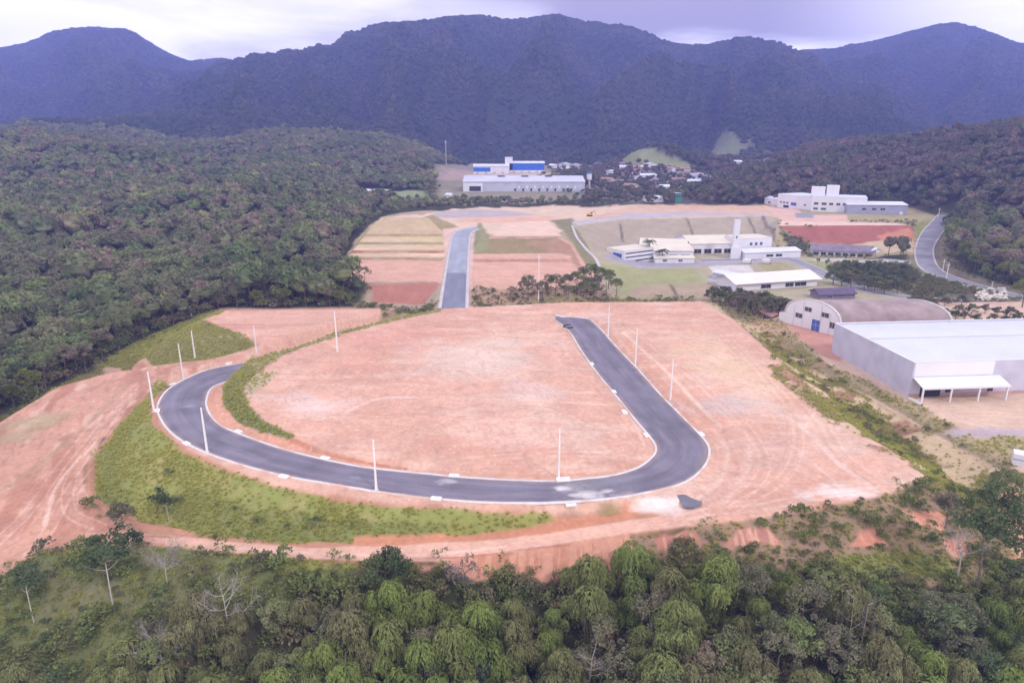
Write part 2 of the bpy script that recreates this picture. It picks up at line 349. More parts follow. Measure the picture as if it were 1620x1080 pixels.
# lawn and bank round the white factory
paint([(905,355),(980,347),(1212,342),(1225,345),(1262,402),(1290,392),(1345,402),(1440,470),(1430,482),(1300,480),(1100,478),(990,474),(960,440),(938,402)], LAWN, 1, 1.5)
paint([(912,357),(980,349),(1210,343),(1240,392),(1100,394),(965,396),(940,400)], (.36,.30,.23), 1.5, 3)
paint([(975,420),(1100,424),(1110,450),(1100,476),(985,474),(962,440),(950,418)], (.31,.31,.15), 2, 5)
paint([(1000,452),(1120,450),(1230,470),(1100,478),(990,474)], (.36,.28,.19), 2, 5)
paint([(1196,416),(1240,415),(1262,428),(1215,432)], (.33,.29,.15), 1, 1)
paint([(950,402),(1000,404),(1040,414),(1150,413),(1220,410),(1262,404),(1268,412),(1120,421),(1010,424),(965,412)], (.33,.31,.34), .8, .6)
paint([(1120,421),(1185,419),(1196,433),(1135,437)], (.55,.52,.50), .5, .3)
paint([(1118,440),(1135,437),(1165,458),(1150,462)], (.38,.36,.38), 1, 1.5)
for a, b in (((981,354),(986,383)), ((1087,346),(1098,377)), ((1184,345),(1200,376)), ((1061,450),(1072,470))):
    streak([a, ((a[0]+b[0])/2, (a[1]+b[1])/2), b], 1.3, (.10,.085,.06), .95, .2)
streak([(1207,342),(1222,365),(1238,395)], 1.8, (.13,.10,.08), .9); streak([(1213,342),(1230,368),(1245,397)], 1.5, (.38,.33,.30), .9)
# terraces
paint([(545,448),(528,425),(560,385),(604,344),(680,343),(704,371),(702,440),(697,448)], (.55,.43,.28), 1, 1)
paint([(545,448),(526,425),(545,410),(704,410),(697,448)], PINK, .8, 1)
paint([(548,406),(556,399),(703,399),(703,406)], CREAM, .6, .6)
paint([(556,395),(566,387),(703,387),(703,395)], (.55,.43,.25), .6, .6); paint([(566,383),(575,374),(703,374),(703,383)], (.54,.43,.24), .6, .6)
paint([(578,371),(604,345),(672,344),(700,371)], (.47,.36,.22), 1, 3); paint([(672,343),(684,340),(735,368),(704,372)], (.33,.26,.14), 1, 2)
for r, c in ((408.6, (.26,.16,.10)), (397.6, (.30,.13,.09)), (385, (.23,.18,.09)), (372.3, (.26,.18,.10))):
    streak([(548 + (409 - r) * .8, r), (620, r), (702, r)], 2.3, c, 1.0, .12)
paint([(585,449),(680,447),(697,449),(672,478),(590,478)], (.38,.17,.13), 1, 2, N=n_c)
paint([(745,458),(742,400),(760,376),(880,374),(905,385),(948,442),(925,452),(880,462),(790,476)], PINK, .8, 1)
paint([(762,377),(880,375),(903,400),(745,401)], (.27,.21,.11), 1, 3, grass=.3); paint([(830,385),(880,377),(905,388),(935,440),(925,446),(905,404),(870,400)], (.34,.21,.14), 1.5, 3)
paint([(745,372),(760,352),(775,374),(770,396),(745,400)], (.25,.25,.13), 1, 2, grass=.6)
streak([(762,374.5),(820,374),(880,374)], 2.3, (.30,.20,.15), 1, .2)
streak([(748,412.5),(820,412.5),(898,412.5)], 2.0, (.30,.17,.12), 1, .2); streak([(760,439),(840,437),(900,438)], .7, (.48,.24,.18), .8, .3)
paint([(742,458),(800,456),(880,456),(925,450),(945,445),(960,470),(900,480),(742,484)], (.36,.25,.17), 1, 4, shrub=.5)
paint([(700,362),(712,484),(740,484),(752,362)], (.60,.42,.35), 1, .5)
FW = lambda o: [(p[0] + o, p[1]) for p in far_c[:-4]]
# land between the terraces and the plateau, and the ground under all cut banks
paint([(160,588),(150,578),(262,534),(350,487),(628,487),(650,512),(500,568),(390,580),(262,606),(200,600)], (.50,.33,.25), 2, 1)
paint([(1105,476),(1240,476),(1262,510),(1320,572),(1480,650),(1650,745),(1650,775),(1470,765),(1300,640),(1222,556)], (.34,.27,.17), 2, 1, grass=.4, shrub=.08)
paint([(255,600),(200,640),(130,740),(130,780),(160,815),(240,850),(330,864),(480,880),(700,880),(900,860),(1100,830),(1060,805),(870,806),(640,795),(430,760),(300,705),(262,650)], (.44,.23,.15), 1, 1)
paint([(560,478),(690,478),(695,492),(560,492)], DRY, 1, 2, shrub=.7)
paint([(742,482),(960,470),(1100,472),(1100,480),(742,486)], (.27,.22,.12), 1, 1, grass=.6, shrub=.3)
# right bank, yard of the white offices, roads
paint([(1436,404),(1450,380),(1488,336),(1506,338),(1500,365),(1500,400),(1535,434),(1640,464),(1640,512),(1440,478),(1428,440)], (.22,.20,.12), 2, 1.5, shrub=.5, wood=0)
paint([(1228,386),(1234,357),(1232,345),(1205,325),(1300,326),(1440,330),(1482,343),(1475,372),(1446,402),(1330,412),(1262,405)], (.34,.29,.16), 1.5, 3, shrub=.2)
paint([(1205,325),(1262,328),(1272,340),(1338,340),(1345,350),(1240,357),(1232,345)], (.60,.40,.33), 1, 2)
paint([(1232,357),(1236,350),(1330,351),(1420,353),(1440,358)], (.66,.48,.38), 1, 1)
paint([(1258,337),(1288,338),(1286,345),(1258,344)], (.28,.27,.32), .6, 1)
paint([(1233,358),(1440,357),(1449,366),(1448,380),(1400,384),(1330,386),(1275,384),(1252,372)], (.33,.125,.10), .8, 2)
paint([(1390,372),(1425,362),(1449,368),(1448,382),(1400,384)], (.50,.22,.14), 1, 2)
paint([(1233,358),(1252,372),(1285,387),(1270,400),(1252,396),(1240,375)], (.14,.13,.08), 1, 2, shrub=.8)
paint([(1335,388),(1448,382),(1446,398),(1385,404)], (.48,.38,.24), 1, 3)
paint([(1445,362),(1450,352),(1482,344),(1475,362),(1450,388)], (.24,.25,.09), 1, 3, grass=.9)
paint([(1285,410),(1330,408),(1440,413),(1440,418),(1330,414),(1290,415)], (.45,.43,.40), .8, .5)
paint([(1270,412),(1330,414),(1320,430),(1300,430)], (.30,.30,.14), 1, 2)
paint([(1330,414),(1445,418),(1462,428),(1440,445),(1400,458),(1340,445),(1305,428)], (.09,.10,.055), 1.5, 3, wood=.0, shrub=.9)
paint([(1450,455),(1475,430),(1540,462),(1640,490),(1640,510),(1520,500),(1440,475)], (.14,.13,.085), 1.5, 3, wood=.0, shrub=.9)
paint([(1466,402),(1490,352),(1500,352),(1500,385),(1500,410),(1535,440),(1530,452),(1480,432)], (.20,.17,.11), 1, 1.5, shrub=.6, wood=0)
# industrial yard and the weedy slope above it
YARD = [(1215,498),(1240,478),(1500,478),(1700,480),(1900,760),(1640,760),(1590,735),(1470,650),(1405,620),(1310,575)]
paint(YARD, (.58,.42,.32), 1, 1); paint([(1228,500),(1250,478),(1330,480),(1330,572),(1300,562),(1255,528)], (.48,.25,.20), .8, 1)
paint([(1480,684),(1540,676),(1640,678),(1640,694),(1560,696),(1510,694)], (.44,.36,.37), 1, 1.5)
paint([(1515,695),(1640,690),(1640,735),(1592,732)], (.40,.33,.20), 1, 2, grass=.4)
# the plateau
PL = px2w([(262,640),(250,668),(295,712),(360,738),(430,765),(540,786),(640,800),(740,808),(870,812),(960,812),(1040,812),(1090,836),(1200,822),(1300,806),
      (1400,790),(1470,756),(1440,730),(1300,636),(1222,558),(1112,477),(900,477),(700,487),(640,495),(578,507),(475,532),(430,551),(395,569),(330,600)])
paint(PL, PINK, .7, .8, world=True)
def tone(mask_noise, lo, hi, col, a, region):
    box, m = region; put(box, m * sstep(lo, hi, mask_noise[box]) * a, col, wood=None)
PLm = mask_poly([p[:2] for p in PL], .7, .3)
tone(fbm(X2, Y2, 26, 5, 71), .50, .68, PALE, .65, PLm); tone(fbm(X2, Y2, 20, 4, 73), .56, .72, (.56,.30,.22), .55, PLm)
tone(fbm(X2 * .35, Y2 * 1.5, 5, 5, 75), .55, .72, (.66,.48,.39), .45, PLm); tone(fbm(X2 * .3, Y2 * 1.7, 7, 5, 77), .58, .75, (.50,.27,.20), .45, PLm)
tone(fbm(X2, Y2, 1.3, 3, 79), .62, .8, (.45,.27,.21), .35, PLm)
for a in ((500,640,10,7,(.70,.55,.51),.6), (840,620,8,8,(.68,.52,.48),.5), (740,560,18,16,(.66,.56,.48),.5), (600,530,16,14,(.55,.28,.22),.5), (770,640,14,9,(.52,.34,.27),.45),
          (1150,640,12,8,(.50,.46,.45),.5), (1200,600,14,18,CREAM,.6), (1120,560,12,22,CREAM,.6), (1240,720,10,8,(.55,.38,.33),.4), (1340,780,9,3,(.78,.70,.66),.7),
          (1190,520,14,18,(.62,.38,.26),.5), (1320,700,8,10,(.62,.44,.36),.5), (930,500,10,6,(.66,.48,.42),.5), (860,690,12,6,(.62,.48,.40),.4), (450,560,8,12,(.56,.32,.26),.5)):
    blot(*a)
# weeds along the inner rim and the grassy bank at its left end
paint([(380,590),(393,570),(430,551),(477,532),(578,507),(640,495),(700,488),(700,493),(640,504),(578,519),(490,545),(440,566),(412,590)], (.28,.24,.13), .6, 1.2, grass=.6)
paint([(352,640),(352,612),(368,594),(390,574),(404,590),(388,612),(392,640),(425,670),(462,690),(455,698),(420,688),(375,668)], (.13,.16,.06), .5, .8, grass=1)
paint([(385,612),(410,592),(440,588),(420,606),(396,632)], (.40,.34,.22), .6, 1.2, grass=.35)
paint([(333,660),(326,632),(338,612),(352,600),(352,640),(375,668),(420,688),(500,712),(620,738),(620,745),(500,726),(400,692)], (.56,.30,.21), .4, .6)
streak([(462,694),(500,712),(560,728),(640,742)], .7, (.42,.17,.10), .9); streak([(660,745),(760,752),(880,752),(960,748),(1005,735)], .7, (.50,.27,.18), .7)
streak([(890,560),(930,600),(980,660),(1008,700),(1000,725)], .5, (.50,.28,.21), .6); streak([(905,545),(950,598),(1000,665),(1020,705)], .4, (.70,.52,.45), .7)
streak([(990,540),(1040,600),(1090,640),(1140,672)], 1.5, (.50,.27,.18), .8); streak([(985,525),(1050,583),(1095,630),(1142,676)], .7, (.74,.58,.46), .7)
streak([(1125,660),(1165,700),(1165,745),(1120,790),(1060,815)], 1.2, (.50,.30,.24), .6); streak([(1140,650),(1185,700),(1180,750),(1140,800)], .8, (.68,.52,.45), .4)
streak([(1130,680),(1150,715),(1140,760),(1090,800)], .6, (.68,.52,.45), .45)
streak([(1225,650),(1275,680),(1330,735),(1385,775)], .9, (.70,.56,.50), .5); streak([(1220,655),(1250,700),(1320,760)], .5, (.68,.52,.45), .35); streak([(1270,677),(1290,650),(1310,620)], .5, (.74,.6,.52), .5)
streak([(550,650),(600,630),(660,628)], .6, (.76,.64,.60), .5); streak([(640,600),(700,570),(800,560)], .8, (.72,.58,.52), .4); streak([(560,560),(680,545),(820,552)], .8, (.54,.32,.26), .4)
# right-hand weedy slope
paint([(1105,477),(1130,478),(1225,540),(1300,590),(1400,648),(1500,700),(1590,745),(1560,760),(1470,756),(1440,728),(1360,690),(1300,640),(1240,588),(1222,556)], (.52,.40,.26), .8, 1.5, grass=.12)
tmp = mask_poly(px2w([(1195,520),(1230,530),(1300,572),(1420,640),(1590,745),(1590,770),(1475,762),(1440,735),(1360,700),(1300,655),(1225,590)]), 1, 2)
WP = fbm(X2, Y2, 5, 4, 91)
put(tmp[0], tmp[1] * sstep(.46, .56, WP[tmp[0]]), (.24,.20,.10), grass=.9, wood=0, shrub=.12)
put(tmp[0], tmp[1] * sstep(.62, .70, fbm(X2, Y2, 7, 3, 95)[tmp[0]]), (.36,.2,.14), grass=.2, wood=0)
paint([(1325,635),(1370,640),(1400,665),(1455,700),(1470,735),(1430,725),(1370,690),(1335,660)], (.20,.18,.09), 1, 2, grass=1, shrub=.2)
streak([(1240,540),(1300,582),(1400,640),(1500,695),(1595,748)], 1.3, (.24,.21,.12), .9); streak([(1300,590),(1400,642),(1500,700),(1594,750)], .55, (.62,.42,.32), .9)
# left pad and its bank
paint([(262,540),(300,514),(350,489),(520,488),(628,488),(600,503),(520,530),(440,556),(400,560),(360,556),(300,560)], PINK, .6, 1)
tone(fbm(X2 * .3, Y2 * 1.7, 6, 4, 97), .52, .68, (.50,.25,.20), .6, mask_poly(px2w([(262,540),(350,489),(628,488),(440,556)]), .6, .5))
streak([(318,512),(400,514),(520,513)], .6, (.36,.18,.14), .8, .2)
paint([(160,578),(215,545),(262,537),(400,541),(410,546),(380,556),(330,568),(250,578),(190,582)], (.19,.18,.07), .5, 1.2, grass=1)
paint([(345,487),(356,491),(300,516),(262,538),(215,562),(160,584),(150,580),(205,545),(262,520)], LIME, .8, 1.4, grass=.9)
paint([(160,582),(110,600),(40,640),(-20,668),(-20,700),(0,690),(90,640),(170,596)], (.22,.2,.08), .8, 1.5, grass=.6)
# track area on the left
LTw = px2w([(-60,960),(-60,700),(0,668),(90,616),(170,590),(262,578),(390,558),(398,566),(330,578),(290,590),(262,604),(235,622),(200,650),(165,690),(135,738),(135,778),(160,812),(235,845),(330,862),(215,872),(110,880),(60,930),(0,945)])
paint(LTw, (.52,.29,.21), .5, .8, world=True)
LTm = mask_poly(LTw, .5, .3)
tone(fbm(X2 * .9 + Y2 * .35, Y2 * .3, 3.2, 5, 99), .54, .68, (.64,.44,.35), .6, LTm); tone(fbm(X2 * .9 + Y2 * .35, Y2 * .3, 4, 5, 101), .50, .66, (.38,.18,.12), .75, LTm)
for a in (([(-20,790),(60,735),(140,670),(200,610)], 1.0, (.36,.27,.17), .8), ([(0,720),(60,690),(120,640),(150,600)], .8, (.44,.28,.2), .7), ([(20,850),(90,760),(150,690),(200,640)], .7, (.42,.2,.15), .7),
          ([(70,830),(95,760),(150,700)], .6, (.72,.54,.46), .7), ([(130,780),(140,812),(175,840)], .8, (.44,.19,.12), .9), ([(0,870),(80,835),(180,822)], .35, (.40,.22,.17), .8), ([(10,885),(90,850),(190,838)], .35, (.42,.24,.18), .8),
          ([(-10,680),(60,668),(120,650)], 1.6, (.40,.32,.18), .7), ([(140,620),(165,605),(185,602)], .8, (.40,.2,.13), .8)):
    streak(*a)
blot(60, 665, 7, 5, (.42,.34,.20), .7); blot(20, 690, 5, 5, (.40,.33,.19), .6)
# grass bank below the loop road
GB = px2w([(250,600),(262,606),(238,640),(243,672),(290,716),(352,745),(430,772),(540,792),(650,806),(760,812),(868,815),(880,824),(840,838),(720,852),(600,858),(480,858),(380,850),(330,846),(240,826),(172,800),(150,775),(148,738),(178,690),(215,645)])
paint(GB, LIME, .35, .9, world=True, grass=1)
tone(fbm(X2, Y2, 7, 4, 103), .48, .62, (.23,.25,.08), .7, mask_poly(GB, .4, .3)); tone(fbm(X2, Y2, 3, 3, 105), .6, .75, (.34,.27,.12), .5, mask_poly(GB, .4, .3))
def tyre(pts, col=(.46,.27,.19), a=.36, w=.3, gap=.95):
    L = np.array(smooth_line([(q[0], q[1], 0) for q in px2w(pts)], 6)); 
    for sg in (-1, 1):
        T = np.gradient(L[:, :2], axis=0); T /= np.linalg.norm(T, axis=1, keepdims=True) + 1e-9; Q = [tuple(q) for q in L[:, :2] + np.stack([-T[:, 1], T[:, 0]], 1) * gap * sg]; box = crop(Q, 3); D, _ = seg_dist(X2[box], Y2[box], Q, False)
        put(box, a * sstep(w, w * .4, D) * (.4 + 1.2 * (n_c[box] - .2)).clip(0, 1), col, wood=None)
for q in ([(20,900),(70,830),(110,760),(170,680),(235,600),(330,572)], [(-20,860),(40,800),(90,730),(150,660),(215,600)], [(150,830),(100,800),(110,740),(160,670)], [(60,880),(130,845),(230,846),(330,862)],
          [(380,872),(520,880),(660,876),(800,862),(950,836),(1080,812)], [(1080,812),(1150,790),(1200,740),(1185,690),(1140,640),(1060,570),(990,515)],[(1100,806),(1180,800),(1290,780),(1390,770)],
          [(1150,800),(1240,740),(1250,660),(1200,590),(1130,520),(1080,490)], [(1400,770),(1330,720),(1290,660),(1230,600)], [(620,700),(720,650),(860,640),(960,690)], [(520,620),(640,580),(800,585),(900,620)], [(700,495),(820,490),(960,484),(1090,486)], [(720,725),(840,715),(960,715)],
          [(300,530),(420,520),(540,505),(610,495)], [(1460,660),(1540,650),(1640,655)], [(1330,545),(1400,600),(1470,640),(1560,670),(1640,672)]):
    tyre(q); tyre([(a + 9, b + 4) for a, b in q], (.70,.52,.43), .35, .25)
rill = fbm(X2 * 1.1 + Y2 * .5, Y2 * .45 - X2 * .2, 1.1, 4, 131, .6)
tone(rill, .60, .70, (.44,.25,.185), .32, PLm); tone(rill, .60, .70, (.36,.18,.12), .5, LTm); tone(fbm(X2, Y2, .8, 2, 133), .76, .84, (.70,.56,.48), .35, PLm)
GBs = mask_poly(px2w([(250,800),(300,770),(400,805),(560,826),(700,838),(620,858),(480,858),(330,850)]), .8, 1.5)
put(GBs[0], GBs[1] * .7, (.17,.19,.07), grass=1, wood=0, shrub=.10)
paint([(150,738),(178,690),(215,650),(228,655),(200,700),(190,745),(210,790),(172,800)], (.17,.2,.07), 1.6, 3, grass=1, alpha=.8)
paint([(560,850),(720,848),(850,832),(880,822),(1020,800),(1050,806),(960,826),(850,846),(700,860),(560,864)], (.50,.23,.14), .25, .5)
blot(1010, 806, 4, 1.6, (.56,.26,.15), .9); blot(965, 808, 2.5, 1.2, (.25,.2,.08), .7); blot(1040, 798, 4.5, 1.8, (.72,.66,.62), .9); blot(1075, 800, 4, 3, (.70,.58,.54), .7)
# front track and the cut below it
paint([(235,850),(330,852),(480,866),(600,864),(720,858),(850,846),(960,828),(1060,812),(1100,830),(1000,842),(900,858),(800,875),(700,890),(600,890),(480,885),(380,878),(300,870)], (.62,.38,.29), .3, .4)
paint([(360,878),(480,885),(600,890),(560,902),(480,894),(380,886)], (.44,.18,.12), .3, .5)
paint([(590,890),(700,888),(800,874),(900,858),(1000,846),(1010,868),(970,905),(880,922),(760,915),(640,908)], (.52,.27,.19), .4, 1.2)
streak([(640,884),(740,880),(830,868),(900,862)], .25, (.36,.15,.1), .9, .2); streak([(380,866),(520,876),(660,878),(800,864)], .5, (.74,.54,.46), .6)
tone(fbm(X2 * 2.2, Y2 * .3, 1.6, 4, 107), .55, .68, (.40,.17,.10), .6, mask_poly(px2w([(590,890),(800,874),(1000,846),(970,905),(760,915)]), .4, .5))
# right front slope
paint([(1000,848),(1080,838),(1200,822),(1300,806),(1400,788),(1470,758),(1600,752),(1640,900),(1500,930),(1300,910),(1150,885),(1020,880)], (.28,.19,.13), .5, 1.2, grass=.4, shrub=.6, wood=0)
for q, c in (([(1150,862),(1170,838),(1215,832),(1236,862)], (.40,.19,.15)), ([(1348,862),(1362,838),(1385,834),(1404,862)], (.50,.22,.15)), ([(1425,806),(1455,806),(1498,818),(1492,840),(1460,832)], (.56,.25,.16)),
             ([(1490,850),(1525,852),(1530,880),(1505,880)], (.46,.20,.15)), ([(1580,770),(1640,760),(1640,900),(1600,880),(1590,830)], (.62,.34,.22)), ([(1030,850),(1100,842),(1110,862),(1040,870)], (.42,.19,.14))):
    paint(q, c, .3, .9, N=n_c)
    tone(fbm(X2 * 2.4, Y2 * .35, 1.2, 3, 109), .5, .62, (.66,.38,.27), .6, mask_poly(px2w(q), .3, .5))
paint([(1280,880),(1400,872),(1500,885),(1500,905),(1400,915),(1280,905)], (.22,.22,.09), .5, 1.5, grass=1, shrub=.2, wood=0)
# slope in front on the left: knee-high growth between the shrubs
paint([(-90,985),(-40,940),(30,895),(60,876),(120,868),(300,868),(480,890),(600,898),(640,915),(520,930),(430,960),(330,1010),(260,1070),(100,1110),(-90,1130)], (.15,.165,.07), 1.0, 1.5, grass=.9, shrub=.75, wood=0)
tone(fbm(X2, Y2, 7, 4, 121), .5, .6, (.19,.165,.10), .5, mask_poly(px2w([(0,900),(60,880),(240,880),(330,900),(300,960),(120,1000),(0,1010)]), 1, 1.5))
paint([(440,880),(560,895),(520,915),(440,900)], (.24,.25,.07), .4, .8, grass=1, wood=0)
C *= (0.86 + .28 * n_b)[..., None]; C *= (0.90 + .20 * n_c)[..., None]
C[:] = np.clip(C, .01, .9)
for line_, hw_ in ((road_r, 9), (road_a, 6), (far_c, 7), (LC, 7)):
    L_ = [tuple(p) for p in line_[::3]]; bx_ = crop(L_, 20); D_, _ = seg_dist(X2[bx_], Y2[bx_], L_, False); k_ = sstep(hw_ - 1, hw_ + 2, D_)
    for A_ in (WOOD, SHRUB): A_[bx_] *= k_
    GRASS[bx_] *= sstep(hw_ - 3, hw_ - 1, D_)

# ------------------------------------------------------------------ materials
MATS = {}
def new_mat(name):
    m = bpy.data.materials.new(name); m.use_nodes = True; nt = m.node_tree
    b = next(n for n in nt.nodes if n.type == 'BSDF_PRINCIPLED'); return m, nt, b
def mat(name, col, rough=.8, noise=.25, scale=1.5, metallic=0, col2=None, spec=.3, bump=0, emit=None):
    if name in MATS: return MATS[name]
    m, nt, b = new_mat(name); N = nt.nodes.new; L = nt.links.new
    b.inputs['Roughness'].default_value = rough; b.inputs['Metallic'].default_value = metallic
    b.inputs['Specular IOR Level'].default_value = spec
    tc = N('ShaderNodeTexCoord'); n = N('ShaderNodeTexNoise'); n.inputs['Scale'].default_value = scale; n.inputs['Detail'].default_value = 5
    L(tc.outputs['Object'], n.inputs['Vector'])
    mx = N('ShaderNodeMix'); mx.data_type = 'RGBA'; c2 = col2 or tuple(c * (1 - noise) for c in col)
    rp = N('ShaderNodeMapRange'); rp.inputs['From Min'].default_value = .35; rp.inputs['From Max'].default_value = .68
    L(n.outputs['Fac'], rp.inputs['Value']); L(rp.outputs[0], mx.inputs[0])
    mx.inputs[6].default_value = (*col, 1); mx.inputs[7].default_value = (*c2, 1); L(mx.outputs[2], b.inputs['Base Color'])
    if bump:
        bp = N('ShaderNodeBump'); bp.inputs['Strength'].default_value = .6; bp.inputs['Distance'].default_value = bump
        L(n.outputs['Fac'], bp.inputs['Height']); L(bp.outputs[0], b.inputs['Normal'])
    MATS[name] = m; return m
def soil_mat(name='soil', attr='Col', rough=.95, amp=.14, sc=1.2, bump=.12):
    m, nt, b = new_mat(name); N = nt.nodes.new; L = nt.links.new
    b.inputs['Roughness'].default_value = rough; b.inputs['Specular IOR Level'].default_value = .15
    at = N('ShaderNodeAttribute'); at.attribute_name = attr
    tc = N('ShaderNodeTexCoord'); n = N('ShaderNodeTexNoise'); n.inputs['Scale'].default_value = sc; n.inputs['Detail'].default_value = 8; n.inputs['Roughness'].default_value = .65
    L(tc.outputs['Object'], n.inputs['Vector'])
    mr = N('ShaderNodeMapRange'); mr.inputs['From Min'].default_value = .3; mr.inputs['From Max'].default_value = .7
    mr.inputs['To Min'].default_value = 1 - amp; mr.inputs['To Max'].default_value = 1 + amp; L(n.outputs['Fac'], mr.inputs['Value'])
    vm = N('ShaderNodeVectorMath'); vm.operation = 'SCALE'; L(at.outputs['Color'], vm.inputs[0]); L(mr.outputs[0], vm.inputs['Scale'])
    L(vm.outputs[0], b.inputs['Base Color'])
    bp = N('ShaderNodeBump'); bp.inputs['Strength'].default_value = .7; bp.inputs['Distance'].default_value = bump
    L(n.outputs['Fac'], bp.inputs['Height']); L(bp.outputs[0], b.inputs['Normal'])
    return m
SOIL = soil_mat(); 

def grid_mesh(name, V, ni, nj, cols=None, material=None):
    me = bpy.data.meshes.new(name); me.vertices.add(ni * nj); me.vertices.foreach_set('co', V.reshape(-1).astype(np.float32))
    i, j = np.meshgrid(np.arange(ni - 1), np.arange(nj - 1), indexing='ij'); a = (i * nj + j).ravel()
    f = np.stack([a, a + 1, a + nj + 1, a + nj], 1).astype(np.int32); n = len(f)
    me.loops.add(n * 4); me.loops.foreach_set('vertex_index', f.ravel()); me.polygons.add(n)
    me.polygons.foreach_set('loop_start', np.arange(0, n * 4, 4, dtype=np.int32))
    me.polygons.foreach_set('use_smooth', np.ones(n, bool)); me.update(calc_edges=True)
    if cols is not None:
        ca = me.color_attributes.new('Col', 'FLOAT_COLOR', 'POINT')
        ca.data.foreach_set('color', np.concatenate([cols.reshape(-1, 3), np.ones((ni * nj, 1))], 1).astype(np.float32).ravel())
    if material: me.materials.append(material)
    o = bpy.data.objects.new(name, me); COL.objects.link(o); return o
def tag(o, label=None, cat=None, group=None, kind=None):
    if label: o['label'] = label
    if cat: o['category'] = cat
    if group: o['group'] = group
    if kind: o['kind'] = kind
    return o
V3 = np.stack([X2, Y2, H], -1); ks = int(np.searchsorted(YY, 1180))
g = grid_mesh('ground', V3[:ks + 1], ks + 1, NT, C[:ks + 1], SOIL); tag(g, kind='structure')
g = grid_mesh('hills', V3[ks:], NY - ks, NT, C[ks:], SOIL); tag(g, kind='structure')

# ------------------------------------------------------------------ roads
def strip(name, A, B, n, lift, colfn, material, skirt=0):
    """sheet between two edge lines; colfn(x, y, across 0..1, along) -> colours"""
    t = np.linspace(0, 1, n)[None, :, None]; P = A[:, None, :] * (1 - t) + B[:, None, :] * t
    P = P.copy(); zg = sample(H, P[..., 0].ravel(), P[..., 1].ravel()).reshape(P.shape[:2]); P[..., 2] = np.maximum(P[..., 2], zg) + lift
    if skirt:
        a = P[:, :1].copy(); a[..., 2] -= skirt; b = P[:, -1:].copy(); b[..., 2] -= skirt; P = np.concatenate([a, P, b], 1); n += 2
    s = np.concatenate([[0], np.cumsum(np.linalg.norm(np.diff((A + B)[:, :2] / 2, axis=0), axis=1))])
    cols = colfn(P[..., 0], P[..., 1], np.broadcast_to(np.linspace(0, 1, n)[None, :], P.shape[:2]), np.broadcast_to(s[:, None], P.shape[:2]))
    return tag(grid_mesh(name, P, len(A), n, cols, material), kind='structure')
def resamp(P, step):
    s = np.concatenate([[0], np.cumsum(np.linalg.norm(np.diff(P[:, :2], axis=0), axis=1))]); q = np.arange(0, s[-1], step)
    return np.stack([np.interp(q, s, P[:, k]) for k in range(3)], 1)
def resamp2(A, B, step):
    M = (A + B) / 2; s = np.concatenate([[0], np.cumsum(np.linalg.norm(np.diff(M[:, :2], axis=0), axis=1))]); q = np.append(np.arange(0, s[-1], step), s[-1])
    f = lambda P: np.stack([np.interp(q, s, P[:, k]) for k in range(3)], 1); return f(A), f(B)
def offset(P, d):
    T = np.gradient(P[:, :2], axis=0); T /= np.linalg.norm(T, axis=1, keepdims=True) + 1e-9
    return P + np.stack([-T[:, 1] * d, T[:, 0] * d, np.zeros(len(P))], 1)
ASPH = soil_mat('asphalt_surface', 'Col', .72, .10, 3.0, .02); CONC = soil_mat('concrete_surface', 'Col', .85, .10, 2.5, .03)
def asph(x, y, a, s):
    base = np.full(x.shape + (3,), .165) * np.array([1.0, .92, 1.18])
    nn = fbm(x, y, 5, 4, 201)[..., None]; base = base * (.72 + .55 * nn)
    lane = np.exp(-((a - .27) / .10) ** 2) + np.exp(-((a - .73) / .10) ** 2)
    st = fbm(s, a * 90, 14, 3, 207); base = base * (1 + .32 * (lane * st)[..., None]); base = base * (1 - .16 * np.exp(-((a - .5) / .015) ** 2))[..., None]
    st2 = sstep(.55, .72, fbm(s, a * 60, 9, 4, 211)); base = lerp(base, np.array([.26, .235, .28]), st2 * .4)
    edge = sstep(.10, 0, np.minimum(a, 1 - a) + (fbm(x, y, 1.5, 3, 205) - .5) * .12); base = lerp(base, np.array([.34, .25, .22]), edge * .6)
    for px, py, r, c, al in ((930,783,1.9,(.62,.57,.56),.9), (905,772,2.2,(.36,.34,.35),.6), (890,773,.9,(.60,.57,.58),.9), (961,777,.9,(.60,.57,.60),.9), (1003,790,2.5,(.5,.42,.4),.5), (300,642,1.2,(.30,.28,.30),.6),
                             (707,762,1.2,(.42,.40,.42),.8), (563,757,.8,(.26,.25,.30),.7), (312,698,1.6,(.22,.20,.22),.6), (945,768,3,(.22,.22,.24),.6)):
        qx, qy, _ = U(px, py, 0) + (0,); base = lerp(base, np.array(c), al * sstep(1.2, .3, np.hypot((x - qx) / r / 1.7, (y - qy) / r) + (fbm(x, y, .9, 3, 209) - .5) * 1.2))
    return base
A_, B_ = resamp2(LO, LI, .45); strip('road', A_, B_, 44, .06, asph, ASPH)
def conc(x, y, a, s):
    b = np.full(x.shape + (3,), .62) * np.array([1, .95, .97]); n = fbm(x, y, 2.5, 4, 221)
    b = lerp(b, np.array([.55, .36, .29]), sstep(.5, .66, n) * .7); return b
def kerb(A, B):
    A, B = resamp(A, .8), resamp(B, .8); n = min(len(A), len(B)); A, B = A[:n], B[:n]
    o = strip('kerb', A, B, 3, .16, conc, CONC, skirt=.3); return o
sgn = 1
ctr = LI.mean(0); d_out = LO[60] - LI[60]; tst = offset(LO, .5)[60] - LO[60]
if np.dot(d_out[:2], tst[:2]) < 0: sgn = -1
kerb(offset(LO, sgn * .03), offset(LO, sgn * .5)); kerb(offset(LI, -sgn * .03), offset(LI, -sgn * .5))
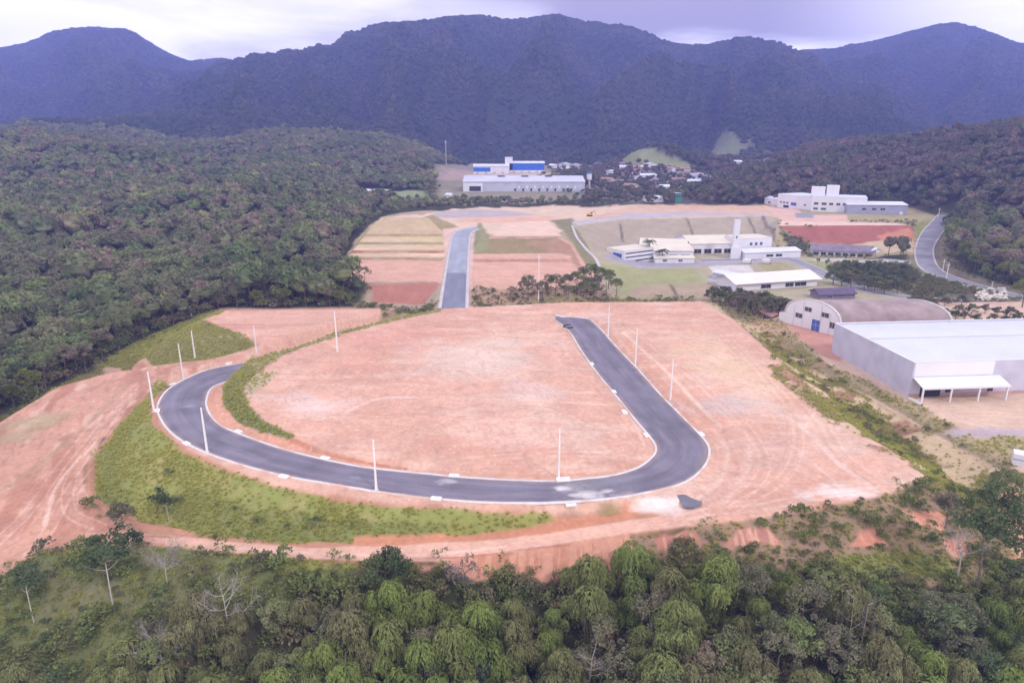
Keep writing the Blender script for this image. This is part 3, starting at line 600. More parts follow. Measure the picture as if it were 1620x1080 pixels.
# round the blind end of the loop road with a kerb
e0, e1 = LO[-1], LI[-1]; endc = smooth_line([e0, (e0 * .5 + e1 * .5) + np.array([0, 1.6, 0]), e1], 10); kerb(endc, endc + np.array([0, .5, 0]))
endr = smooth_line([e0, (e0 * .5 + e1 * .5) + np.array([0, 1.55, 0]), e1], 10); flat = np.linspace(e0, e1, len(endr)); strip('road', flat, endr, 4, .062, lambda x, y, a, s: np.full(x.shape + (3,), .17) * np.array([1, .93, 1.2]), ASPH)
# pale concrete pavements beside the straight road, and its two-tone surface
fc = resamp(far_c[:-3], 1.5)
def far_as(x, y, a, s):
    b = np.full(x.shape + (3,), .33) * np.array([.94, 1, 1.2]); b = lerp(b, np.array([.19, .20, .26]), sstep(62, 58, s) )
    return b * (.8 + .4 * fbm(x, y * .2, 2, 4, 231))[..., None]
strip('road', offset(fc, 4.7), offset(fc, -4.7), 14, .08, far_as, ASPH)
pv = lambda x, y, a, s: np.full(x.shape + (3,), .52) * np.array([1, .9, .92]) * (.8 + .35 * fbm(x, y, 3, 3, 233))[..., None]
for s_ in (1, -1):
    tag(strip('pavement', offset(fc, s_ * 4.75), offset(fc, s_ * 6.3), 3, .16, pv, CONC, skirt=.3), kind='structure')
grey = lambda x, y, a, s: np.full(x.shape + (3,), .26) * np.array([1, .97, 1.10]) * (.75 + .5 * fbm(x, y, 4, 4, 235))[..., None]
rr = resamp(road_r, 3); w = np.interp(np.arange(len(rr)), [0, len(rr) * .25, len(rr) * .45, len(rr) - 1], [3.6, 5.4, 4.2, 4.2])
strip('road', offset(rr, w), offset(rr, -w), 8, .1, grey, ASPH)
for s_ in (1, -1): strip('kerb', offset(rr, s_ * (w + .02)), offset(rr, s_ * (w + .9)), 3, .2, pv, CONC, skirt=.4)
ra = resamp(road_a, 3); strip('road', offset(ra, 3.6), offset(ra, -3.6), 6, .1, grey, ASPH)
for s_ in (1, -1): strip('kerb', offset(ra, s_ * 3.62), offset(ra, s_ * 4.3), 3, .2, pv, CONC, skirt=.4)
# concrete drainage channel down the bank beside the lawn
dc = smooth_line([hp(905, 357), hp(912, 375), hp(926, 393), hp(941, 408), hp(952, 430)], 8)
strip('drainage_channel', offset(resamp(dc, 2), .9), offset(resamp(dc, 2), -.9), 3, .25, pv, CONC, skirt=.4)
pw = np.array([U(1070, 784, 0) + (.05,), U(1084, 783, 0) + (.05,), U(1096, 789, 0) + (.05,), U(1111, 794, 0) + (.05,)]); pl = np.array([U(1072, 786, 0) + (.05,), U(1081, 801, 0) + (.05,), U(1095, 804, 0) + (.05,), U(1108, 800, 0) + (.05,)])
PA, PB = resamp2(smooth_line(pw, 6), smooth_line(pl, 6), .3); strip('asphalt_patch', PA, PB, 12, .05, lambda x, y, a, s: np.full(x.shape + (3,), .17) * np.array([1, .96, 1.15]) * (.7 + .6 * fbm(x, y, 1.5, 3, 240))[..., None], ASPH)

# ------------------------------------------------------------------ vegetation prototypes
def add_mesh(name, V, F, mats, midx=None, smooth=False):
    V = np.asarray(V, np.float32); me = bpy.data.meshes.new(name); me.vertices.add(len(V)); me.vertices.foreach_set('co', V.ravel())
    F = [np.asarray(f, np.int32) for f in F if len(f)]; nl = sum(f.size for f in F); npoly = sum(len(f) for f in F)
    me.loops.add(nl); me.loops.foreach_set('vertex_index', np.concatenate([f.ravel() for f in F])); me.polygons.add(npoly)
    st, k = [], 0
    for f in F: st.append(k + np.arange(len(f)) * f.shape[1]); k += f.size
    me.polygons.foreach_set('loop_start', np.concatenate(st).astype(np.int32))
    if midx is not None: me.polygons.foreach_set('material_index', np.asarray(midx, np.int32))
    me.polygons.foreach_set('use_smooth', np.full(npoly, smooth)); me.update(calc_edges=True)
    for m in mats: me.materials.append(m)
    return me
class Geo:
    def __init__(s): s.V = []; s.Q = []; s.M = []; s.n = 0
    def add(s, V, Q, m=0):
        V = np.asarray(V, float); Q = np.asarray(Q, int); s.V.append(V); s.Q.append(Q + s.n); s.M.append(np.full(len(Q), m)); s.n += len(V)
    def leaves(s, P, A, l, w, m=0, rng=RNG):
        """quads centred on P, long side along A"""
        A = A / (np.linalg.norm(A, axis=1, keepdims=True) + 1e-9); B = np.cross(A, rng.normal(size=A.shape)); B /= np.linalg.norm(B, axis=1, keepdims=True) + 1e-9
        l = np.broadcast_to(l, (len(P),))[:, None] / 2; w = np.broadcast_to(w, (len(P),))[:, None] / 2
        V = np.stack([P - A * l - B * w * .5, P - A * l * .1 - B * w, P + A * l, P - A * l * .1 + B * w], 1).reshape(-1, 3)
        s.add(V, np.arange(len(P) * 4).reshape(-1, 4), m)
    def tube(s, pts, rad, m=0, k=6):
        pts = np.asarray(pts, float); n = len(pts); rad = np.broadcast_to(rad, (n,)); T = np.gradient(pts, axis=0); T /= np.linalg.norm(T, axis=1, keepdims=True) + 1e-9
        up = np.where(np.abs(T[:, 2:3]) > .9, np.array([[1., 0, 0]]), np.array([[0, 0, 1.]])); A = np.cross(T, up); A /= np.linalg.norm(A, axis=1, keepdims=True); B = np.cross(T, A)
        a = np.arange(k) * 2 * np.pi / k; V = pts[:, None] + rad[:, None, None] * (A[:, None] * np.cos(a)[None, :, None] + B[:, None] * np.sin(a)[None, :, None])
        i, j = np.meshgrid(np.arange(n - 1), np.arange(k), indexing='ij'); q = np.stack([i * k + j, i * k + (j + 1) % k, (i + 1) * k + (j + 1) % k, (i + 1) * k + j], -1).reshape(-1, 4)
        s.add(V.reshape(-1, 3), q, m)
    def blob(s, c, r, seed, m=0, lump=.28, nu=9, nv=12):
        th = np.linspace(0.05, np.pi - .05, nu); ph = np.arange(nv) * 2 * np.pi / nv; a, b = np.meshgrid(th, ph, indexing='ij')
        d = np.stack([np.sin(a) * np.cos(b), np.sin(a) * np.sin(b), np.cos(a)], -1); rg = np.random.default_rng(seed)
        k = 1 + lump * (rg.random(a.shape) - .5) * 2; V = np.array(c) + d * np.array(r) * k[..., None]
        i, j = np.meshgrid(np.arange(nu - 1), np.arange(nv), indexing='ij'); q = np.stack([i * nv + j, (i + 1) * nv + j, (i + 1) * nv + (j + 1) % nv, i * nv + (j + 1) % nv], -1).reshape(-1, 4)
        s.add(V.reshape(-1, 3), q, m)
    def mesh(s, name, mats, smooth=False):
        return add_mesh(name, np.concatenate(s.V), [np.concatenate(s.Q)], mats, np.concatenate(s.M), smooth)

def leaf_mat(name, ramp, transl=.35, nscale=.35, region=.016):
    m = bpy.data.materials.new(name); m.use_nodes = True; nt = m.node_tree; nt.nodes.clear(); N = nt.nodes.new; L = nt.links.new
    out = N('ShaderNodeOutputMaterial'); d = N('ShaderNodeBsdfDiffuse'); t = N('ShaderNodeBsdfTranslucent'); mx = N('ShaderNodeMixShader'); mx.inputs[0].default_value = transl
    oi = N('ShaderNodeObjectInfo'); r = N('ShaderNodeValToRGB'); e = r.color_ramp; e.interpolation = 'LINEAR'
    while len(e.elements) < len(ramp): e.elements.new(.5)
    for k, (p, c) in enumerate(ramp): e.elements[k].position = p; e.elements[k].color = (*c, 1)
    gp = N('ShaderNodeNewGeometry'); nz = N('ShaderNodeTexNoise'); nz.inputs['Scale'].default_value = region; nz.inputs['Detail'].default_value = 3; L(gp.outputs['Position'], nz.inputs['Vector'])
    rm = N('ShaderNodeMapRange'); rm.inputs['From Min'].default_value = .32; rm.inputs['From Max'].default_value = .68; L(nz.outputs['Fac'], rm.inputs['Value'])
    mxr = N('ShaderNodeMix'); mxr.data_type = 'FLOAT'; mxr.inputs[0].default_value = .5; L(oi.outputs['Random'], mxr.inputs[2]); L(rm.outputs[0], mxr.inputs[3]); L(mxr.outputs[0], r.inputs[0])
    tc = N('ShaderNodeTexCoord'); n = N('ShaderNodeTexNoise'); n.inputs['Scale'].default_value = nscale; n.inputs['Detail'].default_value = 3; L(tc.outputs['Object'], n.inputs['Vector'])
    mr = N('ShaderNodeMapRange'); mr.inputs['From Min'].default_value = .3; mr.inputs['From Max'].default_value = .7; mr.inputs['To Min'].default_value = .6; mr.inputs['To Max'].default_value = 1.45
    L(n.outputs['Fac'], mr.inputs['Value']); vm = N('ShaderNodeVectorMath'); vm.operation = 'SCALE'; L(r.outputs[0], vm.inputs[0]); L(mr.outputs[0], vm.inputs['Scale'])
    L(vm.outputs[0], d.inputs[0]); L(vm.outputs[0], t.inputs[0]); L(d.outputs[0], mx.inputs[1]); L(t.outputs[0], mx.inputs[2]); L(mx.outputs[0], out.inputs['Surface'])
    return m
LM_BAM = leaf_mat('bamboo_leaves', [(0, (.15,.19,.06)), (.3, (.23,.28,.08)), (.55, (.21,.20,.10)), (.8, (.22,.27,.085)), (1, (.26,.29,.09))])
LM_FOR = leaf_mat('forest_leaves', [(0, (.085,.115,.06)), (.22, (.16,.21,.09)), (.42, (.21,.19,.13)), (.6, (.215,.265,.10)), (.76, (.28,.215,.17)), (.9, (.30,.33,.12)), (1, (.40,.42,.13))])
LM_GREY = leaf_mat('dry_twigs', [(0, (.20,.17,.16)), (1, (.26,.22,.2))], .2)
LM_DARK = leaf_mat('dark_leaves', [(0, (.085,.115,.055)), (1, (.125,.16,.07))])
LM_PALM = leaf_mat('palm_leaves', [(0, (.16,.22,.17)), (1, (.2,.26,.2))])
LM_PALE = leaf_mat('yellow_leaves', [(0, (.24,.25,.06)), (1, (.18,.22,.06))])
LM_MTN = leaf_mat('mountain_leaves', [(0, (.028,.045,.032)), (.35, (.05,.075,.045)), (.6, (.075,.085,.055)), (.85, (.10,.10,.07)), (1, (.15,.14,.10))], .15, .12, .006)
LM_GRASS = leaf_mat('grass_blades', [(0, (.38,.42,.12)), (.4, (.50,.50,.14)), (.8, (.52,.48,.16)), (1, (.56,.47,.24))], .5, 1.0)
LM_WEED = leaf_mat('weed_leaves', [(0, (.13,.17,.06)), (.45, (.22,.25,.09)), (.75, (.24,.19,.12)), (1, (.31,.31,.13))], .3, 1.0)
BARK = mat('bark', (.17, .13, .10), .9, .4, 1.2); CULM = mat('bamboo_culm', (.24, .21, .11), .6, .4, .8); WBARK = mat('pale_bark', (.44, .41, .37), .85, .3, 1.0)

def bamboo(seed):
    rg = np.random.default_rng(seed); F = Geo(); K = Geo(); n = rg.integers(5, 9); hh = rg.uniform(8.5, 10.5)
    for i in range(n):
        ph = i * 2.4 + rg.normal() * .3; r = rg.uniform(1.3, 2.9) if i else .2; h = hh * (1 - .045 * r * r) * rg.uniform(.86, 1.0); Rm = rg.uniform(1.25, 2.1) + (.5 if i == 0 else 0)
        tip = np.array([np.cos(ph) * r, np.sin(ph) * r, h])
        for k in range(4):
            s0 = np.linspace(0, 1, 9)[:, None]; b = np.array([np.cos(ph + k) * .5, np.sin(ph + k) * .5, 0]); e = tip + rg.normal(size=3) * .35 * Rm; e[2] = h - .3
            K.tube(b + (e - b) * np.hstack([s0 ** 2, s0 ** 2, np.sin(s0 * 1.57)]), np.linspace(.06, .02, 9), 0, 4)
        m = int(560 * Rm); ns = 60; sa = rg.uniform(0, 6.28, ns)                    # drooping sprays round the culm tips
        a = sa[rg.integers(0, ns, m)] + rg.normal(size=m) * .07; th = np.arccos(1 - rg.random(m) ** .9 * 1.12); k_ = 1 - .10 * rg.random(m) + .12 * np.sin(a * 5 + i)
        fall = np.maximum(0, th - 1.15) * 1.3 * Rm * rg.random(m); rad = Rm * np.sin(np.minimum(th, 1.5)) * k_
        P = tip + np.stack([rad * np.cos(a), rad * np.sin(a), Rm * .95 * (np.cos(th) * k_ - .25) - fall], -1) + rg.normal(size=(m, 3)) * .07
        A = np.stack([np.cos(th) * np.cos(a), np.cos(th) * np.sin(a), -np.sin(th) - .25], -1) + rg.normal(size=(m, 3)) * .3
        F.leaves(P, A, rg.uniform(.32, .62, m), rg.uniform(.09, .17, m), 0, rg)
        q = rg.integers(0, m, m // 4); F.leaves(tip + (P[q] - tip) * rg.uniform(.3, .85, (len(q), 1)), A[q], .7, .3, 0, rg)
    return K.mesh('culms', [CULM]), F.mesh('foliage', [LM_BAM])
def limbs(G, rg, h, r0, spread, n, fork=.45, m=0, k=6, twig=0, curve=.5):
    """trunk with limbs; returns limb tips"""
    lean = rg.normal(size=2) * .04 * h; top = np.array([lean[0], lean[1], h]); tips = []
    tr = np.array([[0, 0, -.6], [lean[0] * .1, lean[1] * .1, h * .3], [lean[0] * .5, lean[1] * .5, h * .65], top]); tr = smooth_line(tr, 3); G.tube(tr, np.linspace(r0, r0 * .3, len(tr)), m, k)
    for i in range(n):
        f = fork + (1 - fork) * (i + .5) / n * .95; p = tr[min(int(f * len(tr)), len(tr) - 1)]; ph = i * 2.4 + rg.normal() * .4
        L_ = spread * rg.uniform(.7, 1.1) * (1.15 - .55 * (f - fork) / (1 - fork)); d = np.array([np.cos(ph), np.sin(ph), rg.uniform(.25, .7)])
        q = [p, p + d * L_ * .35, p + d * L_ * .7 + [0, 0, L_ * .12 * curve], p + d * L_ + [0, 0, L_ * .35 * curve]]; q = smooth_line(q, 3); G.tube(q, np.linspace(r0 * .38, r0 * .08, len(q)), m, 4); tips.append(q[-1])
        for _ in range(twig):
            b = q[rg.integers(3, len(q))]; dd = d * .5 + rg.normal(size=3) * .6 + np.array([0, 0, .35]); e = b + dd * L_ * rg.uniform(.2, .42); mid = (b + e) / 2 + rg.normal(size=3) * .06 * L_
            G.tube([b, mid, e], [r0 * .14, r0 * .09, r0 * .03], m, 3); tips.append(e)
    return np.array(tips + [top])
def crown_pts(rg, n, R_, h, flat=.75):
    d = rg.normal(size=(n, 3)); d /= np.linalg.norm(d, axis=1, keepdims=True); d[:, 2] = np.abs(d[:, 2]) * 1.25 - .35
    return d * R_ * rg.uniform(.55, 1.0, (n, 1)) * np.array([1, 1, flat]) + [0, 0, h]
def broadleaf(seed, R_=3.6, h=7.5, ncl=34, per=85, leaf=.36, lm=None, flat=.8, bark=None, name='crown'):
    rg = np.random.default_rng(seed); K = Geo(); F = Geo(); limbs(K, rg, h * .95, .05 * R_ + .05, R_ * .8, 6); C_ = crown_pts(rg, ncl, R_, h, flat); rad = rg.uniform(.16, .33, ncl) * R_
    for c, r in zip(C_, rad):
        d = rg.normal(size=(per, 3)); d /= np.linalg.norm(d, axis=1, keepdims=True); P = c + d * r * rg.uniform(.6, 1.05, (per, 1)) * [1, 1, .75]
        F.leaves(P, d * .6 + rg.normal(size=d.shape) * .7, rg.uniform(.8, 1.4, per) * leaf, rg.uniform(.45, .8, per) * leaf, 0, rg)
    return K.mesh('trunk', [bark or BARK]), F.mesh(name, [lm or LM_FOR])
def bare(seed, h=10, spread=3.6, n=9, twig=13, r0=.14, pale=True):
    rg = np.random.default_rng(seed); K = Geo(); tips = limbs(K, rg, h, r0, spread, n, .55, 0, 6, twig, 1.0); F = Geo(); P = []
    for t in tips: P.append(t + rg.normal(size=(7, 3)) * .35)
    P = np.concatenate(P); F.leaves(P, rg.normal(size=P.shape) + [0, 0, .5], .5, .05, 0, rg)
    return K.mesh('trunk', [WBARK if pale else BARK]), F.mesh('twigs', [LM_GREY])
def umbrella_tree(seed, h=9, R_=2.2, lm=None, plates=9):
    rg = np.random.default_rng(seed); K = Geo(); F = Geo(); tips = limbs(K, rg, h, .13, R_, plates, .62, 0, 6, 1, .9)
    for t in tips:
        m = 60; P = t + rg.normal(size=(m, 3)) * np.array([.55, .55, .16]); F.leaves(P, rg.normal(size=(m, 3)) * [1, 1, .4], .5, .3, 0, rg)
    return K.mesh('trunk', [WBARK]), F.mesh('crown', [lm or LM_DARK])
def palm(seed, h=6, n=15, L_=3.2, lm=None):
    rg = np.random.default_rng(seed); K = Geo(); F = Geo(); K.tube([[0, 0, -.4], [.1, 0, h * .5], [.15, .05, h]], [.2, .15, .13], 0, 6)
    for i in range(n):
        ph = i * 2.4; e = rg.uniform(.1, 1.1); s = np.linspace(0, 1, 30); P = np.stack([np.cos(ph) * L_ * s, np.sin(ph) * L_ * s, h + L_ * (np.sin(e) * s - .75 * s * s)], -1)
        side = np.array([-np.sin(ph), np.cos(ph), 0]); F.tube(P[::5], .03, 0, 3)
        for sg in (1, -1):
            A = side * sg + np.array([np.cos(ph), np.sin(ph), -.35]) * .6; F.leaves(P + side * sg * .3, np.broadcast_to(A, P.shape), .8, .16, 0, rg)
    return K.mesh('trunk', [BARK]), F.mesh('fronds', [lm or LM_PALM])
def lod_tree(seed, R_, h, ncl, per, leaf, lm, trunk=True, flat=.75):
    rg = np.random.default_rng(seed); G = Geo()
    if trunk: G.tube([[0, 0, -2], [0, 0, h * .5], [.2, 0, h]], [.22, .17, .1], 1, 4)
    G.blob([0, 0, h - .1 * R_], [R_ * .72, R_ * .72, R_ * flat * .7], seed, 0, .25, 6, 8)
    C_ = crown_pts(rg, ncl, R_ * .85, h, flat)
    for c in C_:
        d = rg.normal(size=(per, 3)); d /= np.linalg.norm(d, axis=1, keepdims=True); d[:, 2] = np.abs(d[:, 2]) * 1.3 - .4; P = c + d * R_ * rg.uniform(.2, .34)
        F_ = rg.normal(size=d.shape) + d * .3; G.leaves(P, F_, rg.uniform(.7, 1.3, per) * leaf, rg.uniform(.5, .9, per) * leaf, 0, rg)
    return G.mesh('tree_form', [lm, BARK])
def far_tree(seed):
    rg = np.random.default_rng(seed); G = Geo(); G.blob([0, 0, 3], [5, 5, 4.6], seed, 0, .32, 7, 10)
    for k in range(5):
        a = rg.uniform(0, 6.28); G.blob([3.4 * np.cos(a), 3.4 * np.sin(a), rg.uniform(1.5, 6)], [2.4, 2.4, 2.1], seed + k + 50, 0, .35, 5, 7)
    return G.mesh('far_tree_form', [LM_MTN])
def tuft(seed, h=.5, n=16, w=.05, lm=None, spread=.25):
    rg = np.random.default_rng(seed); G = Geo(); a = rg.uniform(0, 6.28, n); r = rg.uniform(0, spread, n); P = np.stack([r * np.cos(a), r * np.sin(a), rg.uniform(.25, .5, n) * h], -1)
    A = np.stack([np.cos(a) * .5, np.sin(a) * .5, np.full(n, 1.)], -1) + rg.normal(size=(n, 3)) * .2; G.leaves(P, A, rg.uniform(.7, 1.2, n) * h, w, 0, rg); return G.mesh('tuft_form', [lm or LM_GRASS])
def bush_form(seed, R_=1.0, n=260, leaf=.22, lm=None):
    rg = np.random.default_rng(seed); G = Geo(); 
    for k in range(6):
        c = rg.normal(size=3) * [.5, .5, .25] * R_ + [0, 0, R_ * .55]; d = rg.normal(size=(n // 6, 3)); d /= np.linalg.norm(d, axis=1, keepdims=True); d[:, 2] = np.abs(d[:, 2])
        G.leaves(c + d * R_ * .5 * rg.uniform(.6, 1, (n // 6, 1)), d + rg.normal(size=d.shape) * .6, leaf, leaf * .6, 0, rg)
    return G.mesh('bush_form', [lm or LM_WEED])

def scatter(name, P, scl, rot, idx, forms, label, cat):
    """one mass of plants (geometry-node instances of a few plant forms on points)"""
    me = bpy.data.meshes.new(name); me.vertices.add(len(P)); me.vertices.foreach_set('co', np.asarray(P, np.float32).ravel())
    for nm, ty, v in (('scl', 'FLOAT', scl), ('rot', 'FLOAT', rot), ('idx', 'INT', idx)):
        a = me.attributes.new(nm, ty, 'POINT'); a.data.foreach_set('value', np.asarray(v, np.float32 if ty == 'FLOAT' else np.int32))
    o = bpy.data.objects.new(name, me); COL.objects.link(o); fc_ = bpy.data.collections.new(name + '_forms')
    for k, f in enumerate(forms): fc_.objects.link(bpy.data.objects.new('%s_form_%02d' % (name, k), f))
    ng = bpy.data.node_groups.new(name, 'GeometryNodeTree'); ng.interface.new_socket('Geometry', in_out='INPUT', socket_type='NodeSocketGeometry'); ng.interface.new_socket('Geometry', in_out='OUTPUT', socket_type='NodeSocketGeometry')
    N = ng.nodes.new; L = ng.links.new; gi = N('NodeGroupInput'); go = N('NodeGroupOutput'); ip = N('GeometryNodeInstanceOnPoints'); ci = N('GeometryNodeCollectionInfo')
    ci.inputs['Collection'].default_value = fc_; ci.inputs['Separate Children'].default_value = True; ci.inputs['Reset Children'].default_value = True
    def at(nm, ty):
        n = N('GeometryNodeInputNamedAttribute'); n.data_type = ty; n.inputs['Name'].default_value = nm; return n.outputs[0]
    cx = N('ShaderNodeCombineXYZ'); L(at('rot', 'FLOAT'), cx.inputs['Z']); L(gi.outputs[0], ip.inputs['Points']); L(ci.outputs[0], ip.inputs['Instance']); ip.inputs['Pick Instance'].default_value = True
    L(at('idx', 'INT'), ip.inputs['Instance Index']); L(cx.outputs[0], ip.inputs['Rotation']); L(at('scl', 'FLOAT'), ip.inputs['Scale']); L(ip.outputs[0], go.inputs[0])
    md = o.modifiers.new('scatter', 'NODES'); md.node_group = ng; tag(o, label, cat, kind='stuff'); return o

# visibility horizon of the terrain (from the viewpoint side), to leave out what no near viewpoint shows
ELEV = (H + 14 - CAM_H) / Y2; RUN = np.maximum.accumulate((H - CAM_H) / Y2, 0)
VIS = (ELEV >= RUN - 0.004)
def rand_pts(y0, y1, spacing, maskfn, seed):
    rg = np.random.default_rng(seed); n = int(2.6 * (y1 * y1 - y0 * y0) / spacing ** 2); y = np.sqrt(rg.uniform(y0 * y0, y1 * y1, n)); t = rg.uniform(-1.05, 1.05, n); x = t * y
    # thin out close neighbours on a jittered lattice
    cell = np.floor(x / spacing).astype(int) * 100003 + np.floor(y / spacing).astype(int); _, u = np.unique(cell, return_index=True); x, y = x[u], y[u]
    k = rg.random(len(x)) < maskfn(x, y); x, y = x[k], y[k]; return x, y, sample(H, x, y), rg
def in_px(x, y, z, poly, lift=0):
    """is the place seen inside this outline of the photograph"""
    zc = y * CP + (CAM_H - z - lift) * SP; px = 810 + FPX * x / zc; py = 540 - FPX * ((z + lift - CAM_H) * CP + y * SP) / zc
    return inside(px, py, poly)

SPOTS = []
def put_tree(kind, mk, x, y, z, s, rot, label, cat, group):
    e = bpy.data.objects.new(kind, None); COL.objects.link(e); e.location = (x, y, z); e.rotation_euler = (0, 0, rot); e.scale = (s, s, s); e.empty_display_size = .5
    tag(e, label, cat, group)
    names = {'bamboo_clump': ('culms', 'foliage'), 'bare_tree': ('trunk', 'twigs'), 'palm_tree': ('trunk', 'fronds')}.get(kind, ('trunk', 'crown'))
    for nm, me in zip(names, mk):
        o = bpy.data.objects.new(nm, me); COL.objects.link(o); o.parent = e
    return e
def ordinal(n):
    w = ['first','second','third','fourth','fifth','sixth','seventh','eighth','ninth','tenth','eleventh','twelfth','thirteenth','fourteenth','fifteenth','sixteenth','seventeenth','eighteenth','nineteenth','twentieth']
    if n <= 20: return w[n - 1]
    t = {2: 'twenty', 3: 'thirty', 4: 'forty', 5: 'fifty'}[n // 10]; return (t + '-' + w[n % 10 - 1]) if n % 10 else {30: 'thirtieth', 40: 'fortieth', 50: 'fiftieth'}[n]
def poisson(poly, r, seed, tries=6000):
    rg = np.random.default_rng(seed); xs = [p[0] for p in poly]; ys_ = [p[1] for p in poly]; out = np.zeros((0, 2))
    c = np.stack([rg.uniform(min(xs), max(xs), tries), rg.uniform(min(ys_), max(ys_), tries)], 1); c = c[inside(c[:, 0], c[:, 1], poly)]
    for q in c:
        if len(out) == 0 or (np.hypot((out[:, 0] - q[0]), (out[:, 1] - q[1]) * 1.35) > r).all(): out = np.vstack([out, q])
    return out
def tree_px_height(px, row, hpx):
    x, y, z = hp(px, row); zc = y * CP + (CAM_H - z) * SP; return x, y, z, hpx * zc / FPX

BAMB = [bamboo(300 + k) for k in range(7)]
BROAD = [broadleaf(400 + k, 3.4 + .3 * (k % 3), 7.0 + (k % 3)) for k in range(5)]
SPARSE = [broadleaf(450 + k, 3.0, 8.5, 22, 45, .34, flat=1.0) for k in range(3)]
PALEB = [broadleaf(460 + k, 3.2, 6.5, 30, 80, .34, LM_PALE) for k in range(2)]
def grow_rows(poly, r, seed, lift, pick, group, zone, nrows, rowname):
    """fill an outline with single trees; each is named by its row (front to back) and its place along that row"""
    pts = poisson(poly, r, seed); G_ = np.maximum(WOOD, TOK); W = hit(pts[:, 0], pts[:, 1], 0, H + lift * (G_ > .5) * sstep(60, 74, Y2)); ok = (sample(G_, W[:, 0], W[:, 1]) > .3) & ~((W[:, 1] > 118) & in_px(W[:, 0], W[:, 1], W[:, 2], NOTREES)); pts, W = pts[ok], W[ok]; SPOTS.extend(W.tolist()); order = np.argsort(-pts[:, 1]); per = int(math.ceil(len(pts) / nrows)); rg = np.random.default_rng(seed + 1)
    for rI in range(nrows):
        ids = sorted(order[rI * per:(rI + 1) * per], key=lambda i: pts[i, 0])
        for k, i in enumerate(ids):
            kind, mk, s, desc, cat = pick(pts[i, 0], pts[i, 1], rg); x, y, z = W[i]
            put_tree(kind, mk, x, y, z - .2, s, rg.uniform(0, 6.28), '%s, %s from left in the %s, %s' % (desc, ordinal(k + 1), rowname[rI], zone), cat, group)
NOTREES = [(0,668),(100,615),(150,590),(262,538),(350,490),(640,489),(1110,474),(1215,545),(1310,595),(1600,740),(1620,900),(0,900)]
TOK = np.zeros((NY, NT))
for q in ([(832,479),(832,466),(880,458),(925,452),(948,440),(965,440),(1002,470),(1002,479)], [(1125,478),(1130,470),(1190,466),(1245,478),(1250,500),(1215,500),(1150,482)], [(1300,446),(1330,424),(1400,424),(1440,432),(1440,458),(1400,466)], [(1440,480),(1470,466),(1640,486),(1640,512),(1520,512)]):
    bx_, m_ = mask_poly(px2w(q), .6, .5); TOK[bx_] = np.maximum(TOK[bx_], m_)
FRONT = [(300,985),(395,950),(450,950),(520,935),(590,925),(650,945),(760,955),(860,965),(905,905),(1000,890),(1080,878),(1180,885),(1240,915),(1330,935),(1430,940),(1500,950),(1600,930),(1640,930),(1640,1135),(-30,1135),(-30,1005),(100,1010),(190,1025),(250,1030)]
def pick_front(px, py, rg):
    q = rg.random(); pb = .86 if px < 1100 else .50
    if q < pb:
        return 'bamboo_clump', BAMB[rg.integers(len(BAMB))], rg.uniform(.52, 1.08), 'drooping round-topped bamboo clump', 'bamboo'
    if q < pb + (1 - pb) * .45: return 'tree', BROAD[rg.integers(len(BROAD))], rg.uniform(.7, .95), 'leafy dark green broadleaf tree', 'tree'
    if q < pb + (1 - pb) * .8: return 'tree', SPARSE[rg.integers(len(SPARSE))], rg.uniform(.75, 1), 'thin-crowned olive tree', 'tree'
    return 'tree', PALEB[rg.integers(2)], rg.uniform(.6, .85), 'pale yellow-green leafy tree', 'tree'
grow_rows(FRONT, 47, 501, 7.0, pick_front, 'bamboo and trees along the bottom of the view', 'foreground grove', 6, ['bottom row', 'second lowest row', 'third lowest row', 'third highest row', 'second highest row', 'top row'])
LEFTW = [(-10,505),(90,478),(210,452),(330,432),(430,425),(505,428),(560,440),(590,458),(590,478),(350,474),(300,500),(205,536),(150,560),(60,608),(-10,645)]
def pick_left(px, py, rg):
    q = rg.random()
    if q < .62: return 'tree', BROAD[rg.integers(len(BROAD))], rg.uniform(.9, 1.35), 'dense green forest tree', 'tree'
    if q < .85: return 'tree', SPARSE[rg.integers(len(SPARSE))], rg.uniform(1, 1.35), 'sparse greyish forest tree', 'tree'
    return 'tree', PALEB[rg.integers(2)], rg.uniform(.8, 1.2), 'pale yellow-green forest tree', 'tree'
grow_rows(LEFTW, 30, 521, 8.0, pick_left, 'trees at the near edge of the left forest', 'left forest edge', 4, ['nearest row', 'second row', 'third row', 'far row'])
MIDB = [(1125,462),(1150,458),(1185,463),(1225,470),(1250,480),(1235,492),(1190,490),(1140,480)]
BELT2 = [(832,462),(870,452),(900,450),(940,436),(962,440),(975,460),(992,470),(832,472)]
BELT3 = [(1312,440),(1335,416),(1400,416),(1435,424),(1442,440),(1436,450),(1400,456),(1350,448)]
BELT4 = [(1440,470),(1470,462),(1530,474),(1600,486),(1620,492),(1620,503),(1510,500)]
RIGHTW = [(1518,350),(1545,330),(1625,345),(1625,452),(1580,440),(1535,425),(1512,400)]
def pick_mid(px, py, rg):
    return ('tree', BROAD[rg.integers(len(BROAD))], rg.uniform(.75, 1.1), 'rounded leafy tree', 'tree') if rg.random() < .75 else ('tree', SPARSE[rg.integers(3)], rg.uniform(.7, 1.0), 'thin-crowned tree', 'tree')
LOWB = [broadleaf(480 + k, 3.0, 2.6, 26, 70, .36) for k in range(3)]
def pick_low(px, py, rg): return 'tree', LOWB[rg.integers(3)], rg.uniform(.6, .9), 'low bushy tree', 'tree'
def pick_low2(px, py, rg): return 'tree', LOWB[rg.integers(3)], rg.uniform(1.0, 1.5), 'wide low bushy tree', 'tree'
grow_rows(MIDB, 11, 531, 4, pick_low2, 'trees left of the arched barn', 'clump left of the barn', 2, ['near row', 'far row'])
